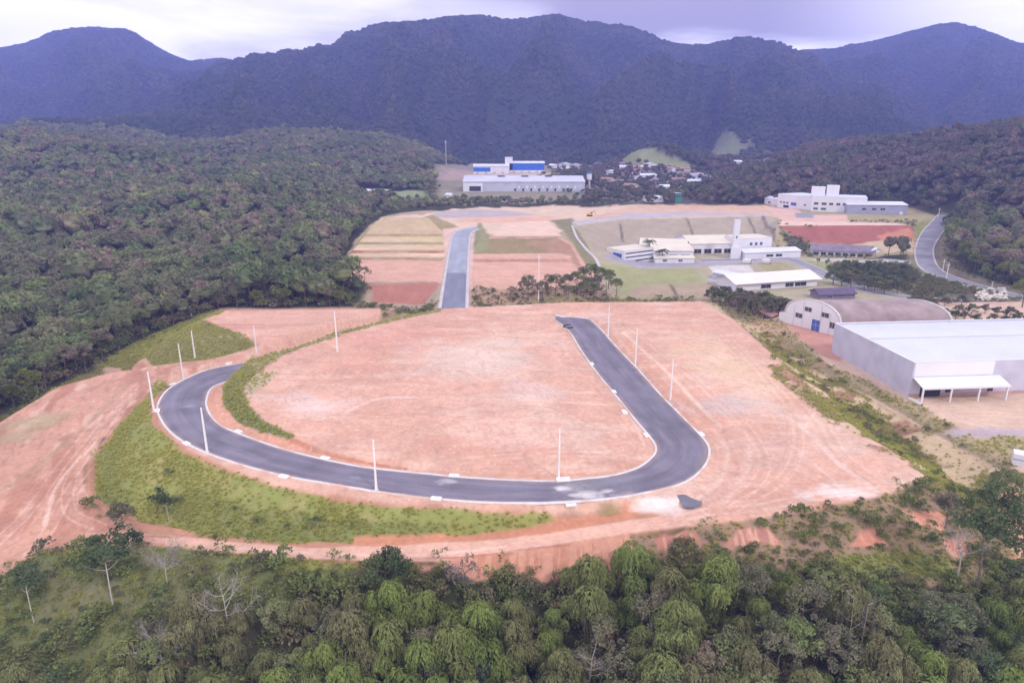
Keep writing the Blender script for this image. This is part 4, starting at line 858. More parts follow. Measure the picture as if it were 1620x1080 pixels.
grow_rows(BELT2, 13, 532, 3.5, pick_mid, 'trees below the right-hand terraces', 'belt below the right terraces', 2, ['near row', 'far row'])
grow_rows(BELT3, 14, 533, 4, pick_low2, 'trees between the two grey roads', 'thicket between the grey roads', 2, ['near row', 'far row'])
grow_rows(BELT4, 15, 534, 2.5, pick_low, 'trees behind the arched barn', 'thicket behind the white hall', 2, ['near row', 'far row'])
def pick_r(px, py, rg):
    q = rg.random(); return ('tree', PALEB[rg.integers(2)], rg.uniform(1.1, 1.5), 'pale green leafy tree', 'tree') if q < .35 else ('tree', BROAD[rg.integers(len(BROAD))], rg.uniform(1.1, 1.6), 'full green broadleaf tree', 'tree')
grow_rows(RIGHTW, 24, 535, 9, pick_r, 'trees beside the right-hand road', 'wood right of the road', 3, ['near row', 'middle row', 'far row'])

# single trees one can tell apart
def special(kind, mk, px, row, hpx, h0, label, cat, rot=0.5, group=None):
    x, y, z, h = tree_px_height(px, row, hpx); return put_tree(kind, mk, x, y, z - .1, h / h0, rot, label, cat, group)
BARES = [bare(600 + k) for k in range(4)]
special('bare_tree', BARES[0], 368, 1032, 125, 11.5, 'leafless white-limbed tree standing right of the shrubs on the lower left slope', 'tree')
special('bare_tree', BARES[1], 263, 1092, 112, 11.5, 'leafless white tree with upswept limbs at the bottom edge, left of the tallest bare tree', 'tree', 1.2)
special('bare_tree', BARES[2], 683, 1110, 95, 11.5, 'small pale bare tree among bamboo, left of the blue-green palm', 'tree', 2)
special('bare_tree', BARES[3], 930, 1115, 105, 11.5, 'pale bare tree with forked top at the bottom edge, right of the blue-green palm', 'tree', 3)
special('bare_tree', bare(611, 8, 3.2, 9, 12, .16), 1512, 925, 95, 9, 'grey bare crown on a white trunk in front of the red cuts at right', 'tree', 1)
special('bare_tree', bare(612, 5, 3, 12, 14, .12), 265, 925, 60, 6, 'low leafless grey shrub tree below the lower dirt track', 'tree', 1)
special('umbrella_tree', umbrella_tree(620, 10, 2.5, LM_DARK, 10), 181, 968, 125, 10.6, 'tall dark-crowned tree on a thin pale trunk by the lower dirt track', 'tree')
special('umbrella_tree', umbrella_tree(621, 9, 2.0, LM_DARK, 7), 54, 985, 95, 9.6, 'thin pale-trunked tree nearest the left edge of the lower slope', 'tree')
special('umbrella_tree', umbrella_tree(622, 7, 2.2, LM_DARK, 8), 268, 828, 52, 7.6, 'small flat-topped tree on a thin stem on the grass bank', 'tree')
special('tree', broadleaf(623, 2.4, 3.0, 26, 60, .3, LM_FOR), 195, 835, 46, 5.0, 'low grey-brown spreading tree at the foot of the grass bank', 'tree')
special('tree', broadleaf(624, 2.0, 3.4, 26, 60, .3, LM_DARK), 212, 880, 48, 5.0, 'small dark bush tree at the track bend beside the tall thin tree', 'tree')
special('tree', broadleaf(625, 3.2, 3.4, 34, 80, .3, LM_DARK), 612, 935, 72, 5.8, 'dark round bushy tree against the orange cut bank', 'tree')
special('tree', broadleaf(626, 2.6, 3.0, 16, 34, .3, LM_GREY), 735, 935, 62, 5.0, 'grey half-dead shrub tree against the orange cut bank', 'tree')
special('palm_tree', palm(630, 4.5, 17, 3.4), 760, 1085, 62, 5.5, 'blue-green palm in a dark gap of the bamboo at the bottom', 'palm')
special('tree', broadleaf(631, 3.6, 12, 50, 85, .36, LM_DARK, 1.7), 1540, 958, 205, 16, 'tallest dark vine-covered tree beside the orange bare soil at right', 'tree')
special('tree', broadleaf(632, 3.2, 6.5, 36, 80, .34, LM_FOR), 1495, 835, 62, 9, 'bushy tree on the weedy slope left of the tallest dark tree', 'tree')
special('tree', broadleaf(633, 2.6, 5.5, 30, 70, .3, LM_FOR), 1585, 800, 70, 8, 'bushy tree between the white truck and the orange soil', 'tree')
special('bare_tree', bare(634, 14, 2.2, 7, 5, .14), 1338, 1050, 135, 15, 'tall slender pale-stemmed tree in the right foreground, left of its twin', 'tree')
special('bare_tree', bare(635, 14, 2.0, 6, 5, .13), 1356, 1056, 128, 15, 'tall slender pale-stemmed tree in the right foreground, right of its twin', 'tree')
special('palm_tree', palm(640, 8, 13, 3.0, LM_DARK), 1026, 411, 32, 8.6, 'taller dark palm in front of the white factory wings', 'palm')
special('palm_tree', palm(641, 5, 13, 3.0, LM_DARK), 1047, 414, 20, 5.6, 'shorter dark palm in front of the white factory wings', 'palm')
special('tree', broadleaf(642, 1.6, 4.5, 22, 50, .3, LM_DARK, 1.9), 1293, 421, 16, 7.5, 'dark cone-shaped tree on the lawn, left of its twin', 'tree')
special('tree', broadleaf(643, 1.7, 4.5, 22, 50, .3, LM_DARK, 1.9), 1308, 425, 18, 7.5, 'dark cone-shaped tree on the lawn, right of its twin', 'tree')

# masses of trees nobody could count
SINGLES = [FRONT, LEFTW, MIDB, BELT2, BELT3, BELT4, RIGHTW]
def wood_mask(lim=.5):
    def f(x, y):
        z = sample(H, x, y); w_ = sample(WOOD, x, y); m = (np.random.default_rng(5).random(len(x)) * .8 + .1 < w_) & (sample(VIS.astype(float), x, y) > .3)
        m &= ~((y > 118) & in_px(x, y, z, NOTREES)); S_ = np.array(SPOTS)
        for q in S_: m &= np.hypot(x - q[0], y - q[1]) > 3.2
        return m.astype(float)
    return f
LODM = [lod_tree(700 + k, 3.9 + .5 * (k % 3), 7.5, 15, 26, 1.0, LM_FOR) for k in range(6)]
LODS = [lod_tree(720 + k, 4.4 + .5 * (k % 3), 7.5, 12, 14, 1.7, LM_FOR, False) for k in range(5)]
x, y, z, rg = rand_pts(125, 420, 5.6, wood_mask(), 61); k = ~((y < 118)); x, y, z = x[k], y[k], z[k]
scatter('forest', np.stack([x, y, z], 1), rg.uniform(.65, 1.3, len(x)) * np.where(rg.random(len(x)) < .08, 1.45, 1), rg.uniform(0, 6.28, len(x)), rg.integers(0, 6, len(x)), LODM, 'dense mixed green forest filling the valley around the graded lots', 'forest')
x, y, z, rg = rand_pts(420, 1200, 6.6, wood_mask(), 62)
s = rg.uniform(.6, 1.25, len(x)) * np.where(rg.random(len(x)) < .06, 1.4, 1) * np.where(sample(WOOD, x, y) < .9, .75, 1) * np.where((y > 500) & (y < 720) & (x > -110) & (x < 120), .55, 1); lf = x < 60
LM_RIGHT = leaf_mat('hill_leaves', [(0, (.085,.10,.06)), (.35, (.14,.155,.085)), (.6, (.18,.15,.11)), (.85, (.22,.17,.14)), (1, (.27,.21,.18))])
LODR = [lod_tree(730 + k, 4.4 + .5 * (k % 3), 7.5, 12, 14, 1.7, LM_RIGHT, False) for k in range(5)]
for nm, kk, lb, fm in (('forest', lf, 'dark forest on the low hill behind the left lots', LODS), ('forest', ~lf, 'purplish forest on the hill behind the white offices', LODR)):
    scatter(nm, np.stack([x, y, z], 1)[kk], s[kk], rg.uniform(0, 6.28, kk.sum()), rg.integers(0, 5, kk.sum()), fm, lb, 'forest')
FARM = [far_tree(740 + k) for k in range(5)]
x, y, z, rg = rand_pts(1200, 4200, 9.6, wood_mask(.3), 63)
scatter('mountain_forest', np.stack([x, y, z - 1], 1), rg.uniform(.7, 1.35, len(x)) * (.85 + .3 * (y > 2000)), rg.uniform(0, 6.28, len(x)), rg.integers(0, 5, len(x)), FARM, 'blue forest covering the far mountains up to the skyline', 'forest')
# grass and weeds
TUFT = [tuft(760 + k, .5 + .1 * k, 26, .075, None, .34) for k in range(4)]; WEEDT = [tuft(770, .8, 22, .07, LM_WEED, .4), bush_form(771, .8, 240, .22), bush_form(772, 1.1, 300, .24), bush_form(773, .7, 200, .2, LM_FOR), bush_form(774, .9, 200, .2, LM_WEED)]
x, y, z, rg = rand_pts(70, 300, .47, lambda x, y: sample(GRASS, x, y) * .9 * np.clip(1.4 - y / 260, .3, 1), 64)
scatter('grass', np.stack([x, y, z], 1), rg.uniform(.5, 1.1, len(x)), rg.uniform(0, 6.28, len(x)), rg.integers(0, 4, len(x)), TUFT, 'long yellow-green grass on the banks around the curved road', 'grass')
print('grass', len(x))
x, y, z, rg = rand_pts(62, 480, .95, lambda x, y: sample(SHRUB, x, y) * .6 + .004 * sample(GRASS, x, y) * (y < 250) + .5 * (sample(WOOD, x, y) > .5) * (y < 118) * (y > 70), 65)
scatter('undergrowth', np.stack([x, y, z], 1), rg.uniform(.5, 1.5, len(x)) , rg.uniform(0, 6.28, len(x)), rg.integers(0, 5, len(x)), WEEDT, 'brownish weeds and low shrubs on the slopes below the dirt pad', 'undergrowth')
print('shrub', len(x))
x, y, z, rg = rand_pts(118, 330, 3.4, lambda x, y: ((sample(WOOD, x, y) > .55) & ~in_px(x, y, sample(H, x, y), NOTREES)) * .9, 67)
scatter('undergrowth', np.stack([x, y, z], 1), rg.uniform(2.2, 4.2, len(x)), rg.uniform(0, 6.28, len(x)), rg.integers(1, 5, len(x)), WEEDT, 'leafy understorey bushes beneath the trees of the left forest edge', 'undergrowth')
x, y, z, rg = rand_pts(64, 124, 1.9, lambda x, y: np.maximum((sample(WOOD, x, y) > .4) * .85, (sample(SHRUB, x, y) > .55) * (x < 0) * .42), 66)
scatter('undergrowth', np.stack([x, y, z], 1), rg.uniform(1.2, 2.8, len(x)), rg.uniform(0, 6.28, len(x)), rg.integers(1, 5, len(x)), WEEDT, 'dark tangled shrubs between and behind the foreground bamboo', 'undergrowth')

# ------------------------------------------------------------------ buildings
WHITE = mat('white_paint', (.72, .70, .74), .7, .08, .15); ROOFW = mat('white_sheet_roof', (.66, .68, .78), .5, .06, .12); CREAMR = mat('cream_sheet_roof', (.70, .64, .54), .6, .10, .15)
BLOCK = mat('pale_blockwork', (.52, .50, .60), .85, .16, .25); LAV = mat('grey_lavender_wall', (.36, .36, .50), .8, .12, .2); GREYW = mat('grey_sheet', (.50, .50, .58), .7, .14, .15)
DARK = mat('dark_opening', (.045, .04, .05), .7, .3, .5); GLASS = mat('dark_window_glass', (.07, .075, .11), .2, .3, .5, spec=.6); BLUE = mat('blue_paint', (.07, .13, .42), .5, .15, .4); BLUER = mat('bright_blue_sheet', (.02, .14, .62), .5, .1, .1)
OLDROOF = mat('weathered_barrel_roof', (.37, .29, .285), .85, .25, .25, col2=(.26, .20, .20)); PURPR = mat('faded_purple_roof', (.24, .20, .26), .85, .25, .3); CONCR = mat('bare_concrete', (.62, .60, .58), .85, .15, .8)
STEEL = mat('painted_steel', (.55, .53, .55), .5, .1, 1); GREENP = mat('green_panel', (.05, .22, .18), .7, .15, .3); BLACKR = mat('black_rubber', (.02, .02, .022), .7, .2, 3); TERRA = mat('clay_tile_roof', (.36, .22, .18), .9, .2, .6); REDD = mat('red_brown_paint', (.25, .12, .11), .8, .2, .6)
YEL = mat('yellow_machine_paint', (.55, .36, .05), .5, .15, 1)
class MB:
    """collects boxes and prisms in a thing's own axes"""
    def __init__(s): s.V = []; s.F = []
    def box(s, x0, x1, y0, y1, z0, z1):
        b = len(s.V); s.V += [(x, y, z) for x in (x0, x1) for y in (y0, y1) for z in (z0, z1)]
        s.F += [tuple(b + i for i in f) for f in ((0, 1, 3, 2), (4, 6, 7, 5), (0, 4, 5, 1), (2, 3, 7, 6), (0, 2, 6, 4), (1, 5, 7, 3))]; return s
    def prism(s, prof, x0, x1):
        """closed profile of (y, z) swept along x"""
        b = len(s.V); n = len(prof); s.V += [(x0, y, z) for y, z in prof] + [(x1, y, z) for y, z in prof]
        s.F += [tuple(b + i for i in range(n)), tuple(b + n + i for i in reversed(range(n)))] + [(b + i, b + n + i, b + n + (i + 1) % n, b + (i + 1) % n) for i in range(n)]; return s
    def prismy(s, prof, y0, y1):
        b = len(s.V); n = len(prof); s.V += [(x, y0, z) for x, z in prof] + [(x, y1, z) for x, z in prof]
        s.F += [tuple(b + i for i in reversed(range(n))), tuple(b + n + i for i in range(n))] + [(b + i, b + (i + 1) % n, b + n + (i + 1) % n, b + n + i) for i in range(n)]; return s
    def slab(s, pts, th):
        b = len(s.V); n = len(pts); s.V += [tuple(p) for p in pts] + [(p[0], p[1], p[2] + th) for p in pts]
        s.F += [tuple(b + i for i in reversed(range(n))), tuple(b + n + i for i in range(n))] + [(b + i, b + (i + 1) % n, b + n + (i + 1) % n, b + n + i) for i in range(n)]; return s
    def cyl(s, x, y, z0, z1, r0, r1=None, k=12):
        r1 = r0 if r1 is None else r1; b = len(s.V); a = [2 * math.pi * i / k for i in range(k)]
        s.V += [(x + r0 * math.cos(t), y + r0 * math.sin(t), z0) for t in a] + [(x + r1 * math.cos(t), y + r1 * math.sin(t), z1) for t in a]
        s.F += [tuple(b + i for i in reversed(range(k))), tuple(b + k + i for i in range(k))] + [(b + i, b + (i + 1) % k, b + k + (i + 1) % k, b + k + i) for i in range(k)]; return s
    def wheel(s, x, y, z, r, w, k=14):
        b = len(s.V); a = [2 * math.pi * i / k for i in range(k)]
        for yy in (y - w / 2, y + w / 2): s.V += [(x + r * math.cos(t), yy, z + r * math.sin(t)) for t in a]
        s.F += [tuple(b + i for i in range(k)), tuple(b + k + i for i in reversed(range(k)))] + [(b + (i + 1) % k, b + i, b + k + i, b + k + (i + 1) % k) for i in range(k)]; return s
    def build(s, name, m, parent=None, bevel=0):
        me = bpy.data.meshes.new(name); me.from_pydata(s.V, [], s.F); me.validate(); me.update(); me.materials.append(m); o = bpy.data.objects.new(name, me); COL.objects.link(o)
        if bevel: bm = o.modifiers.new('bevel', 'BEVEL'); bm.width = bevel; bm.segments = 2; bm.limit_method = 'ANGLE'
        if parent: o.parent = parent
        return o
def thing(name, loc, rz, label, cat, group=None):
    e = bpy.data.objects.new(name, None); COL.objects.link(e); e.location = loc; e.rotation_euler = (0, 0, rz); e.empty_display_size = .5; return tag(e, label, cat, group)
def front(pa, pb, z=None):
    """root point, heading and length of a building's front base line seen from pixel pa to pixel pb"""
    if z is None: a = np.array(hp(*pa)); b = np.array(hp(*pb)); zz = min(a[2], b[2])
    else: a = np.array(U(*pa, z) + (z,)); b = np.array(U(*pb, z) + (z,)); zz = z
    d = b[:2] - a[:2]; return (float(a[0]), float(a[1]), float(zz)), math.atan2(d[1], d[0]), float(np.hypot(*d))
def gable_walls(L, D, h, rise, along=True, th=.25, base=-1.5):
    m = MB()
    if along: m.prism([(0, base), (D, base), (D, h), (D / 2, h + rise), (0, h)], 0, L)
    else: m.prismy([(0, base), (L, base), (L, h), (L / 2, h + rise), (0, h)], 0, D)
    return m
def gable_roof(L, D, h, rise, along=True, o=.5, th=.22):
    m = MB(); z = h + .03
    if along:
        k = rise / (D / 2); m.prism([(-o, z - o * k), (D / 2, z + rise), (D + o, z - o * k), (D + o, z - o * k + th), (D / 2, z + rise + th), (-o, z - o * k + th)], -o, L + o)
    else:
        k = rise / (L / 2); m.prismy([(-o, z - o * k), (L / 2, z + rise), (L + o, z - o * k), (L + o, z - o * k + th), (L / 2, z + rise + th), (-o, z - o * k + th)], -o, D + o)
    return m
def face_box(m, root, name, x0, x1, z0, z1, mt, out=.08, parent=None):
    o = MB().box(x0, x1, -out, .05, z0, z1).build(name, mt, parent or root); return o
def window(root, x0, x1, z0, z1, sill=True, side=None, D=0, mt=None):
    """a framed opening on the front (or on the left side wall, side='l')"""
    fr = MB(); f = min(.12, (x1 - x0) * .12)
    for a, b, c, d in ((x0 - f, x1 + f, z1, z1 + f), (x0 - f, x1 + f, z0 - f, z0), (x0 - f, x0, z0, z1), (x1, x1 + f, z0, z1), ((x0 + x1) / 2 - f / 3, (x0 + x1) / 2 + f / 3, z0, z1)):
        (fr.box(a, b, -.12, .02, c, d) if side is None else fr.box(-.12, .02, a, b, c, d))
    w = fr.build('window', STEEL, root); p = MB(); (p.box(x0, x1, -.05, .03, z0, z1) if side is None else p.box(-.05, .03, x0, x1, z0, z1)); p.build('pane', mt or GLASS, w); return w

# big white hall with its loading canopy
loc, rz, _ = front((1437, 628), (1620, 622), -5.05)
hall = thing('industrial_hall', loc, rz, 'large white-roofed industrial hall with lavender block walls and a front canopy', 'factory hall'); HL, HD, HH = 78, 37, 9.2
MB().box(0, HL, 0, .3, -1, HH).box(0, HL, HD - .3, HD, -1, HH).box(0, .3, .3, HD - .3, -1, HH).box(HL - .3, HL, .3, HD - .3, -1, HH).build('wall', BLOCK, hall)
rf = MB().slab([(.32, .32, HH - .55), (HL - .32, .32, HH - .55), (HL - .32, HD * .55, HH - .1), (.32, HD * .55, HH - .1)], .12).slab([(.32, HD * .55, HH - .1), (HL - .32, HD * .55, HH - .1), (HL - .32, HD - .32, HH - .5), (.32, HD - .32, HH - .5)], .12)
for i in range(76):
    for (y0, z0), (y1, z1) in (((.35, HH - .42), (HD * .55 - .3, HH + .0)), ((HD * .55 + .3, HH + .0), (HD - .35, HH - .38))): rf.slab([(.9 + i, y0, z0), (.98 + i, y0, z0), (.98 + i, y1, z1 + .03), (.9 + i, y1, z1 + .03)], .07)
rf = rf.build('roof', ROOFW, hall); MB().box(.4, HL - .4, HD * .55 - .25, HD * .55 + .25, HH + .04, HH + .16).build('ridge_cap', STEEL, rf)
cap = MB().box(-.06, HL + .06, -.06, .36, HH, HH + .14).box(-.06, HL + .06, HD - .36, HD + .06, HH, HH + .14).box(-.06, .36, .36, HD - .36, HH, HH + .14).box(HL - .36, HL + .06, .36, HD - .36, HH, HH + .14).build('coping', WHITE, hall)
MB().box(.4, 21.5, -.07, .05, 5.5, HH - .1).build('painted_panel', WHITE, hall)
can = MB().slab([(.3, -4.2, 3.8), (23.4, -4.2, 3.8), (23.4, -.1, 5.2), (.3, -.1, 5.2)], .16).build('canopy', ROOFW, hall); MB().box(.25, 23.5, -4.3, -4.2, 3.55, 4.0).build('fascia', WHITE, can)
for k in range(4): MB().box(.5 + k * 7.4, .85 + k * 7.4, -4.15, -3.8, -.2, 3.78).build('canopy_post', WHITE, hall)
MB().box(2.8, 8.2, -.12, .04, 0, 3.6).build('loading_door', DARK, hall); MB().box(9.6, 11.2, -.1, .04, 1.0, 3.2).build('door', DARK, hall); MB().box(21.0, 22.4, -.12, .04, 1.0, 3.3).build('door', DARK, hall)
for x0 in (31, 42, 53): window(hall, x0, x0 + 3, 3.2, 4.4)
MB().box(-.05, HL, -.03, .02, -.2, .9).build('splash_band', mat('soil_stained_plinth', (.52, .34, .33), .9, .25, .4), hall)
# arched barn
loc, rz, W_ = front((1241, 511), (1322, 533), -5.2)
barn = thing('arched_barn', loc, rz, 'white-fronted barn with a weathered barrel roof and a blue door', 'barn')
BW, BL, BE, BR = W_ * 1.03, 31, 4.0, 6.2
# local x runs along the facade, y away from it
prof = [(0, -1)] + [(0, BE)] + [(BW / 2 - BW / 2 * math.cos(math.pi * i / 22) * .985, BE + BR * math.sin(math.pi * i / 22) ** .85) for i in range(1, 22)] + [(BW, BE), (BW, -1)]
def skewed(mb, k):                                # the long axis runs a little off square to the facade
    mb.V = [(x + k * y, y, z) for x, y, z in mb.V]; return mb
SK = 0.62
skewed(MB().prismy(prof, 0, .4), SK).build('facade_wall', WHITE, barn); skewed(MB().prismy(prof, BL - .4, BL), SK).build('rear_wall', WHITE, barn)
arc = prof[1:-1]; out_ = [(BW / 2 + (x - BW / 2) * 1.02, z + .14) for x, z in arc]
skewed(MB().prismy(arc[::1] + out_[::-1], .42, BL - .42), SK).build('roof', OLDROOF, barn)
skewed(MB().prismy([(BW / 2 + (x - BW / 2) * 1.021, z + .02) for x, z in arc] + [(BW / 2 + (x - BW / 2) * 1.05, z + .42) for x, z in arc][::-1], -.1, .44), SK).build('gable_trim', CONCR, barn)
skewed(MB().prismy([(BW / 2 + (x - BW / 2) * 1.021, z + .02) for x, z in arc] + [(BW / 2 + (x - BW / 2) * 1.05, z + .42) for x, z in arc][::-1], BL - .44, BL), SK).build('gable_trim', CONCR, barn)
skewed(MB().box(0, .35, .42, BL - .42, -1, BE), SK).build('side_wall', WHITE, barn); skewed(MB().box(BW - .35, BW, .42, BL - .42, -1, BE), SK).build('side_wall', WHITE, barn)
d = MB().box(BW * .52, BW * .52 + 3.0, -.1, .05, 0, 4.0).build('door', BLUE, barn); MB().box(BW * .52 + 1.46, BW * .52 + 1.54, -.13, -.1, .1, 3.9).box(BW * .52, BW * .52 + 3.0, -.13, -.1, 2.2, 2.3).build('door_rail', STEEL, d)
for x0, z0, w_, h_ in ((.20, 3.3, 2.6, 1.5), (.36, 6.2, 2.6, 1.4), (.66, 5.6, 3.0, 1.5), (.84, 2.6, 1.8, 1.9)): window(barn, BW * x0, BW * x0 + w_, z0, z0 + h_)
for k in range(5): skewed(MB().box(BW - .02, BW + .1, 5 + k * 9, 9 + k * 9, 2.4, 3.6), SK).build('side_window', DARK, barn)
skewed(MB().box(-2.6, -.05, 0, 12, -1, 3.4), SK).build('side_annex', WHITE, barn)
for k in range(1, 6): MB().box(BW * k / 6 - .15, BW * k / 6 + .15, -.08, .02, -.5, BE + BR * math.sin(math.pi * k / 6) ** .85 - .25).build('pilaster', CONCR, barn) if k != 3 else None

def simple(name, pa, pb, D, h, rise, label, cat, wall=None, roof=None, along=True, z=None, group=None, wins=(), wh=(1.2, 2.4), o=.5, flat=False, wm=None):
    loc, rz, L = front(pa, pb, z); t = thing(name, loc, rz, label, cat, group)
    if flat:
        MB().box(0, L, 0, D, -1.5, h).build('wall', wall or WHITE, t); r = MB().box(-.15, L + .15, -.15, D + .15, h + .01, h + .35).build('roof', roof or ROOFW, t)
    else:
        gable_walls(L, D, h, rise, along).build('wall', wall or WHITE, t); gable_roof(L, D, h, rise, along, o).build('roof', roof or ROOFW, t)
    for a, b in wins: window(t, L * a, L * b, wh[0], wh[1], mt=wm)
    return t, L
# white factory wings on the lawn
t, L = simple('office_block', (988, 411), (1033, 412.5), 15, 7.4, 1, 'white three-level office block with a large blue panel on its end wall', 'office', flat=True, roof=CREAMR)
MB().box(-.12, .03, 2.5, 9.5, .3, 5.8).build('blue_panel', BLUE, t)
for z0 in (1.3, 3.6, 5.8): MB().box(.6, L - .3, -.1, .05, z0, z0 + .7).build('window_band', GLASS, t)
MB().box(5, 9, -2, 0, .05, 1.6).build('porch', DARK, t)
simple('factory_wing', (1033, 409), (1096, 409), 26, 4.6, 2.2, 'cream-roofed factory wing directly right of the blue-panelled office', 'factory', roof=CREAMR, wins=((.1, .3), (.4, .6), (.7, .9)))
simple('factory_wing', (1012, 397), (1086, 404), 22, 5.6, 2.4, 'long cream gabled factory wing set behind the first palm', 'factory', roof=CREAMR, wins=((.1, .2), (.8, .9)))
simple('factory_wing', (1092, 402), (1160, 401), 30, 6.2, 3.0, 'cream-roofed factory wing left of the tall white tower, dark open bays below', 'factory', roof=CREAMR, wins=((.08, .25), (.32, .48), (.55, .72), (.78, .94)), wh=(.4, 3.0), wm=DARK)
simple('factory_wing', (1036, 416), (1098, 416), 9, 2.7, .8, 'low pale front wing along the driveway of the factory', 'factory', roof=CREAMR, wins=((.2, .3), (.6, .7)), wh=(.9, 1.9))
t, L = simple('factory_hall', (1166, 403), (1219, 401), 16, 9.5, 1, 'tall boxy white factory hall right of the tower', 'factory', flat=True, roof=CREAMR, wins=((.35, .42), (.5, .57), (.65, .72)), wh=(5.5, 7.2))
simple('factory_wing', (1178, 411), (1266, 407), 13, 3.9, 1.3, 'long low white wing right of the tower with a narrow dark opening', 'factory', roof=ROOFW, wins=((.38, .5), (.55, .66)), wh=(1.2, 2.6), wm=DARK)
loc, rz, _ = front((1158, 409), (1167, 409)); tw = thing('water_tower', loc, rz, 'tall slender white tower rising from the factory in the middle distance', 'tower')
MB().box(0, 3.1, 0, 3.1, -1, 22).build('shaft', WHITE, tw); MB().box(-.12, 3.22, -.12, 3.22, 22.01, 22.4).build('cap', WHITE, tw); MB().box(-1.2, 4.6, -1.6, -.02, -.5, 7).build('base_block', WHITE, tw); MB().box(1.2, 1.9, -.08, .03, 12, 13.2).build('vent', DARK, tw)
t, L = simple('white_shed', (1164, 461), (1292, 452), 17, 3.9, 2.4, 'long bright white shed below the factory with vehicles under its eaves', 'shed', roof=WHITE, o=1.6, wins=((.3, .42), (.6, .7), (.72, .86)), wh=(.6, 2.4), wm=DARK)
simple('covered_court', (1127, 440), (1160, 446), 8, 3.0, .6, 'small grey-white lean-to at the left end of the long white shed', 'shed', wall=GREYW, roof=ROOFW, wins=((.2, .4),), wh=(.7, 2.0))
# white offices at the right with grey annex
t, L = simple('office_building', (1229, 327), (1282, 333), 26, 10.5, 1, 'left block of the white hillside offices with a blue sign panel', 'office', flat=True, wins=((.08, .14), (.18, .24), (.28, .34), (.8, .86)), wh=(3.6, 4.8)); MB().box(L * .42, L * .58, -.1, .04, 2.6, 5).build('sign_panel', BLUE, t); MB().box(L * .2, L * .36, -.1, .04, .2, 2.2).build('entrance', DARK, t)
t, L = simple('office_building', (1282, 334), (1369, 338), 24, 11.5, 1, 'main two-storey block of the white hillside offices with rooftop cubes', 'office', flat=True, wins=((.05, .13), (.19, .28), (.33, .40), (.46, .53), (.58, .64)), wh=(5.4, 7.2))
for a, b in ((.05, .13), (.19, .28)): window(t, L * a, L * b, 1.6, 3.2)
MB().box(-1, 9, 6, 15, 11.9, 18.4).box(10, 19, 8, 17, 11.9, 19.6).build('rooftop_plant_room', WHITE, t)
t, L = simple('grey_annex', (1340, 338), (1434, 340), 22, 7.2, 1.5, 'grey-lavender annex with white roof at the right end of the hillside offices', 'office', wall=LAV, roof=ROOFW, wins=((.24, .31), (.41, .48), (.55, .63)), wh=(3.2, 5.0)); MB().box(L * .88, L * .93, -.1, .04, .2, 2.4).build('door', WHITE, t)
simple('small_annex', (1209, 322), (1229, 325), 12, 5, 1.5, 'small white gabled annex at the left end of the hillside offices', 'office', wins=((.3, .5),), wh=(1.2, 2.4))
simple('long_shed', (1284, 404), (1382, 403), 12, 3.6, 2.6, 'long low shed with faded purple roof below the red earth bank', 'shed', wall=CONCR, roof=PURPR, wins=tuple((.03 + k * .12, .11 + k * .12) for k in range(8)), wh=(.5, 2.2), wm=DARK, o=1)
simple('small_house', (1369, 402), (1380, 403), 6, 3, 1.2, 'tiny white house at the right end of the purple-roofed shed', 'house', wins=((.3, .5),), wh=(.8, 1.9))
simple('low_shed', (1297, 474), (1352, 472), 8, 2.4, 1.6, 'low dark purple-roofed shed just behind the arched barn', 'shed', wall=PURPR, roof=mat('dark_purple_roof', (.13, .10, .17), .8, .2, .5), wins=((.2, .35),), wh=(.6, 1.6), o=.8)
simple('small_shelter', (1203, 503), (1222, 504), 4, 2.6, .8, 'small reddish shelter between the dirt pad and the arched barn', 'shed', wall=REDD, roof=TERRA, wins=((.2, .8),), wh=(.4, 2.0), wm=DARK)
# blue and grey factories across the valley
t, L = simple('blue_factory', (806, 273), (861, 273), 40, 13, 2.2, 'bright blue factory block right of the white cube tower', 'factory', z=3.2, wall=BLUER, roof=ROOFW, o=.8); MB().box(0, L, -.2, .02, -1, 3.2).build('lower_wall', WHITE, t)
for k in range(4): MB().box(L * (.1 + .22 * k), L * (.16 + .22 * k), -.3, 0, 0, 2.6).build('door', GREYW, t)
t, L = simple('blue_factory', (749, 275), (805, 275), 36, 10.5, 2.0, 'lower blue and white factory block left of the white cube tower', 'factory', z=3.2, wall=WHITE, roof=ROOFW, o=.8); MB().box(0, L * .48, -.2, .02, 3, 8.6).build('blue_cladding', BLUER, t)
for k in range(4): MB().box(L * (.08 + .24 * k), L * (.15 + .24 * k), -.25, 0, 0, 2.8).build('door', GREYW, t)
loc, rz, _ = front((799, 273), (811, 273), 3.2); t = thing('tower_block', loc, rz, 'white cube-topped tower between the two blue factory blocks', 'tower'); MB().box(0, 11, 0, 10, -1, 21).build('wall', WHITE, t); MB().box(-.3, 11.3, -.3, 10.3, 21.02, 21.6).build('roof', ROOFW, t)
t, L = simple('long_factory', (733, 303), (925, 303), 62, 9.5, 4, 'very long grey-roofed factory in front of the blue blocks', 'factory', z=2.2, wall=GREYW, roof=mat('grey_blue_roof', (.55, .55, .66), .6, .12, .06), o=.6)
MB().box(0, L * .16, -.5, .02, -1, 8.3).build('white_front', WHITE, t); MB().box(L * .05, L * .145, -.7, -.45, .5, 5.2).build('loading_bay', DARK, t)
for k in range(16): MB().box(L * (.42 + .033 * k), L * (.435 + .033 * k), -.2, .02, .5 + 2.5 * (k % 2), 3 + 2.5 * (k % 2)).build('loading_door' if k % 2 == 0 else 'vent_panel', DARK if k % 2 == 0 else WHITE, t)
for k in range(3): MB().box(L * (.28 + .2 * k), L * (.34 + .2 * k), 24, 30, 13.4, 13.9).build('skylight', GLASS, t)
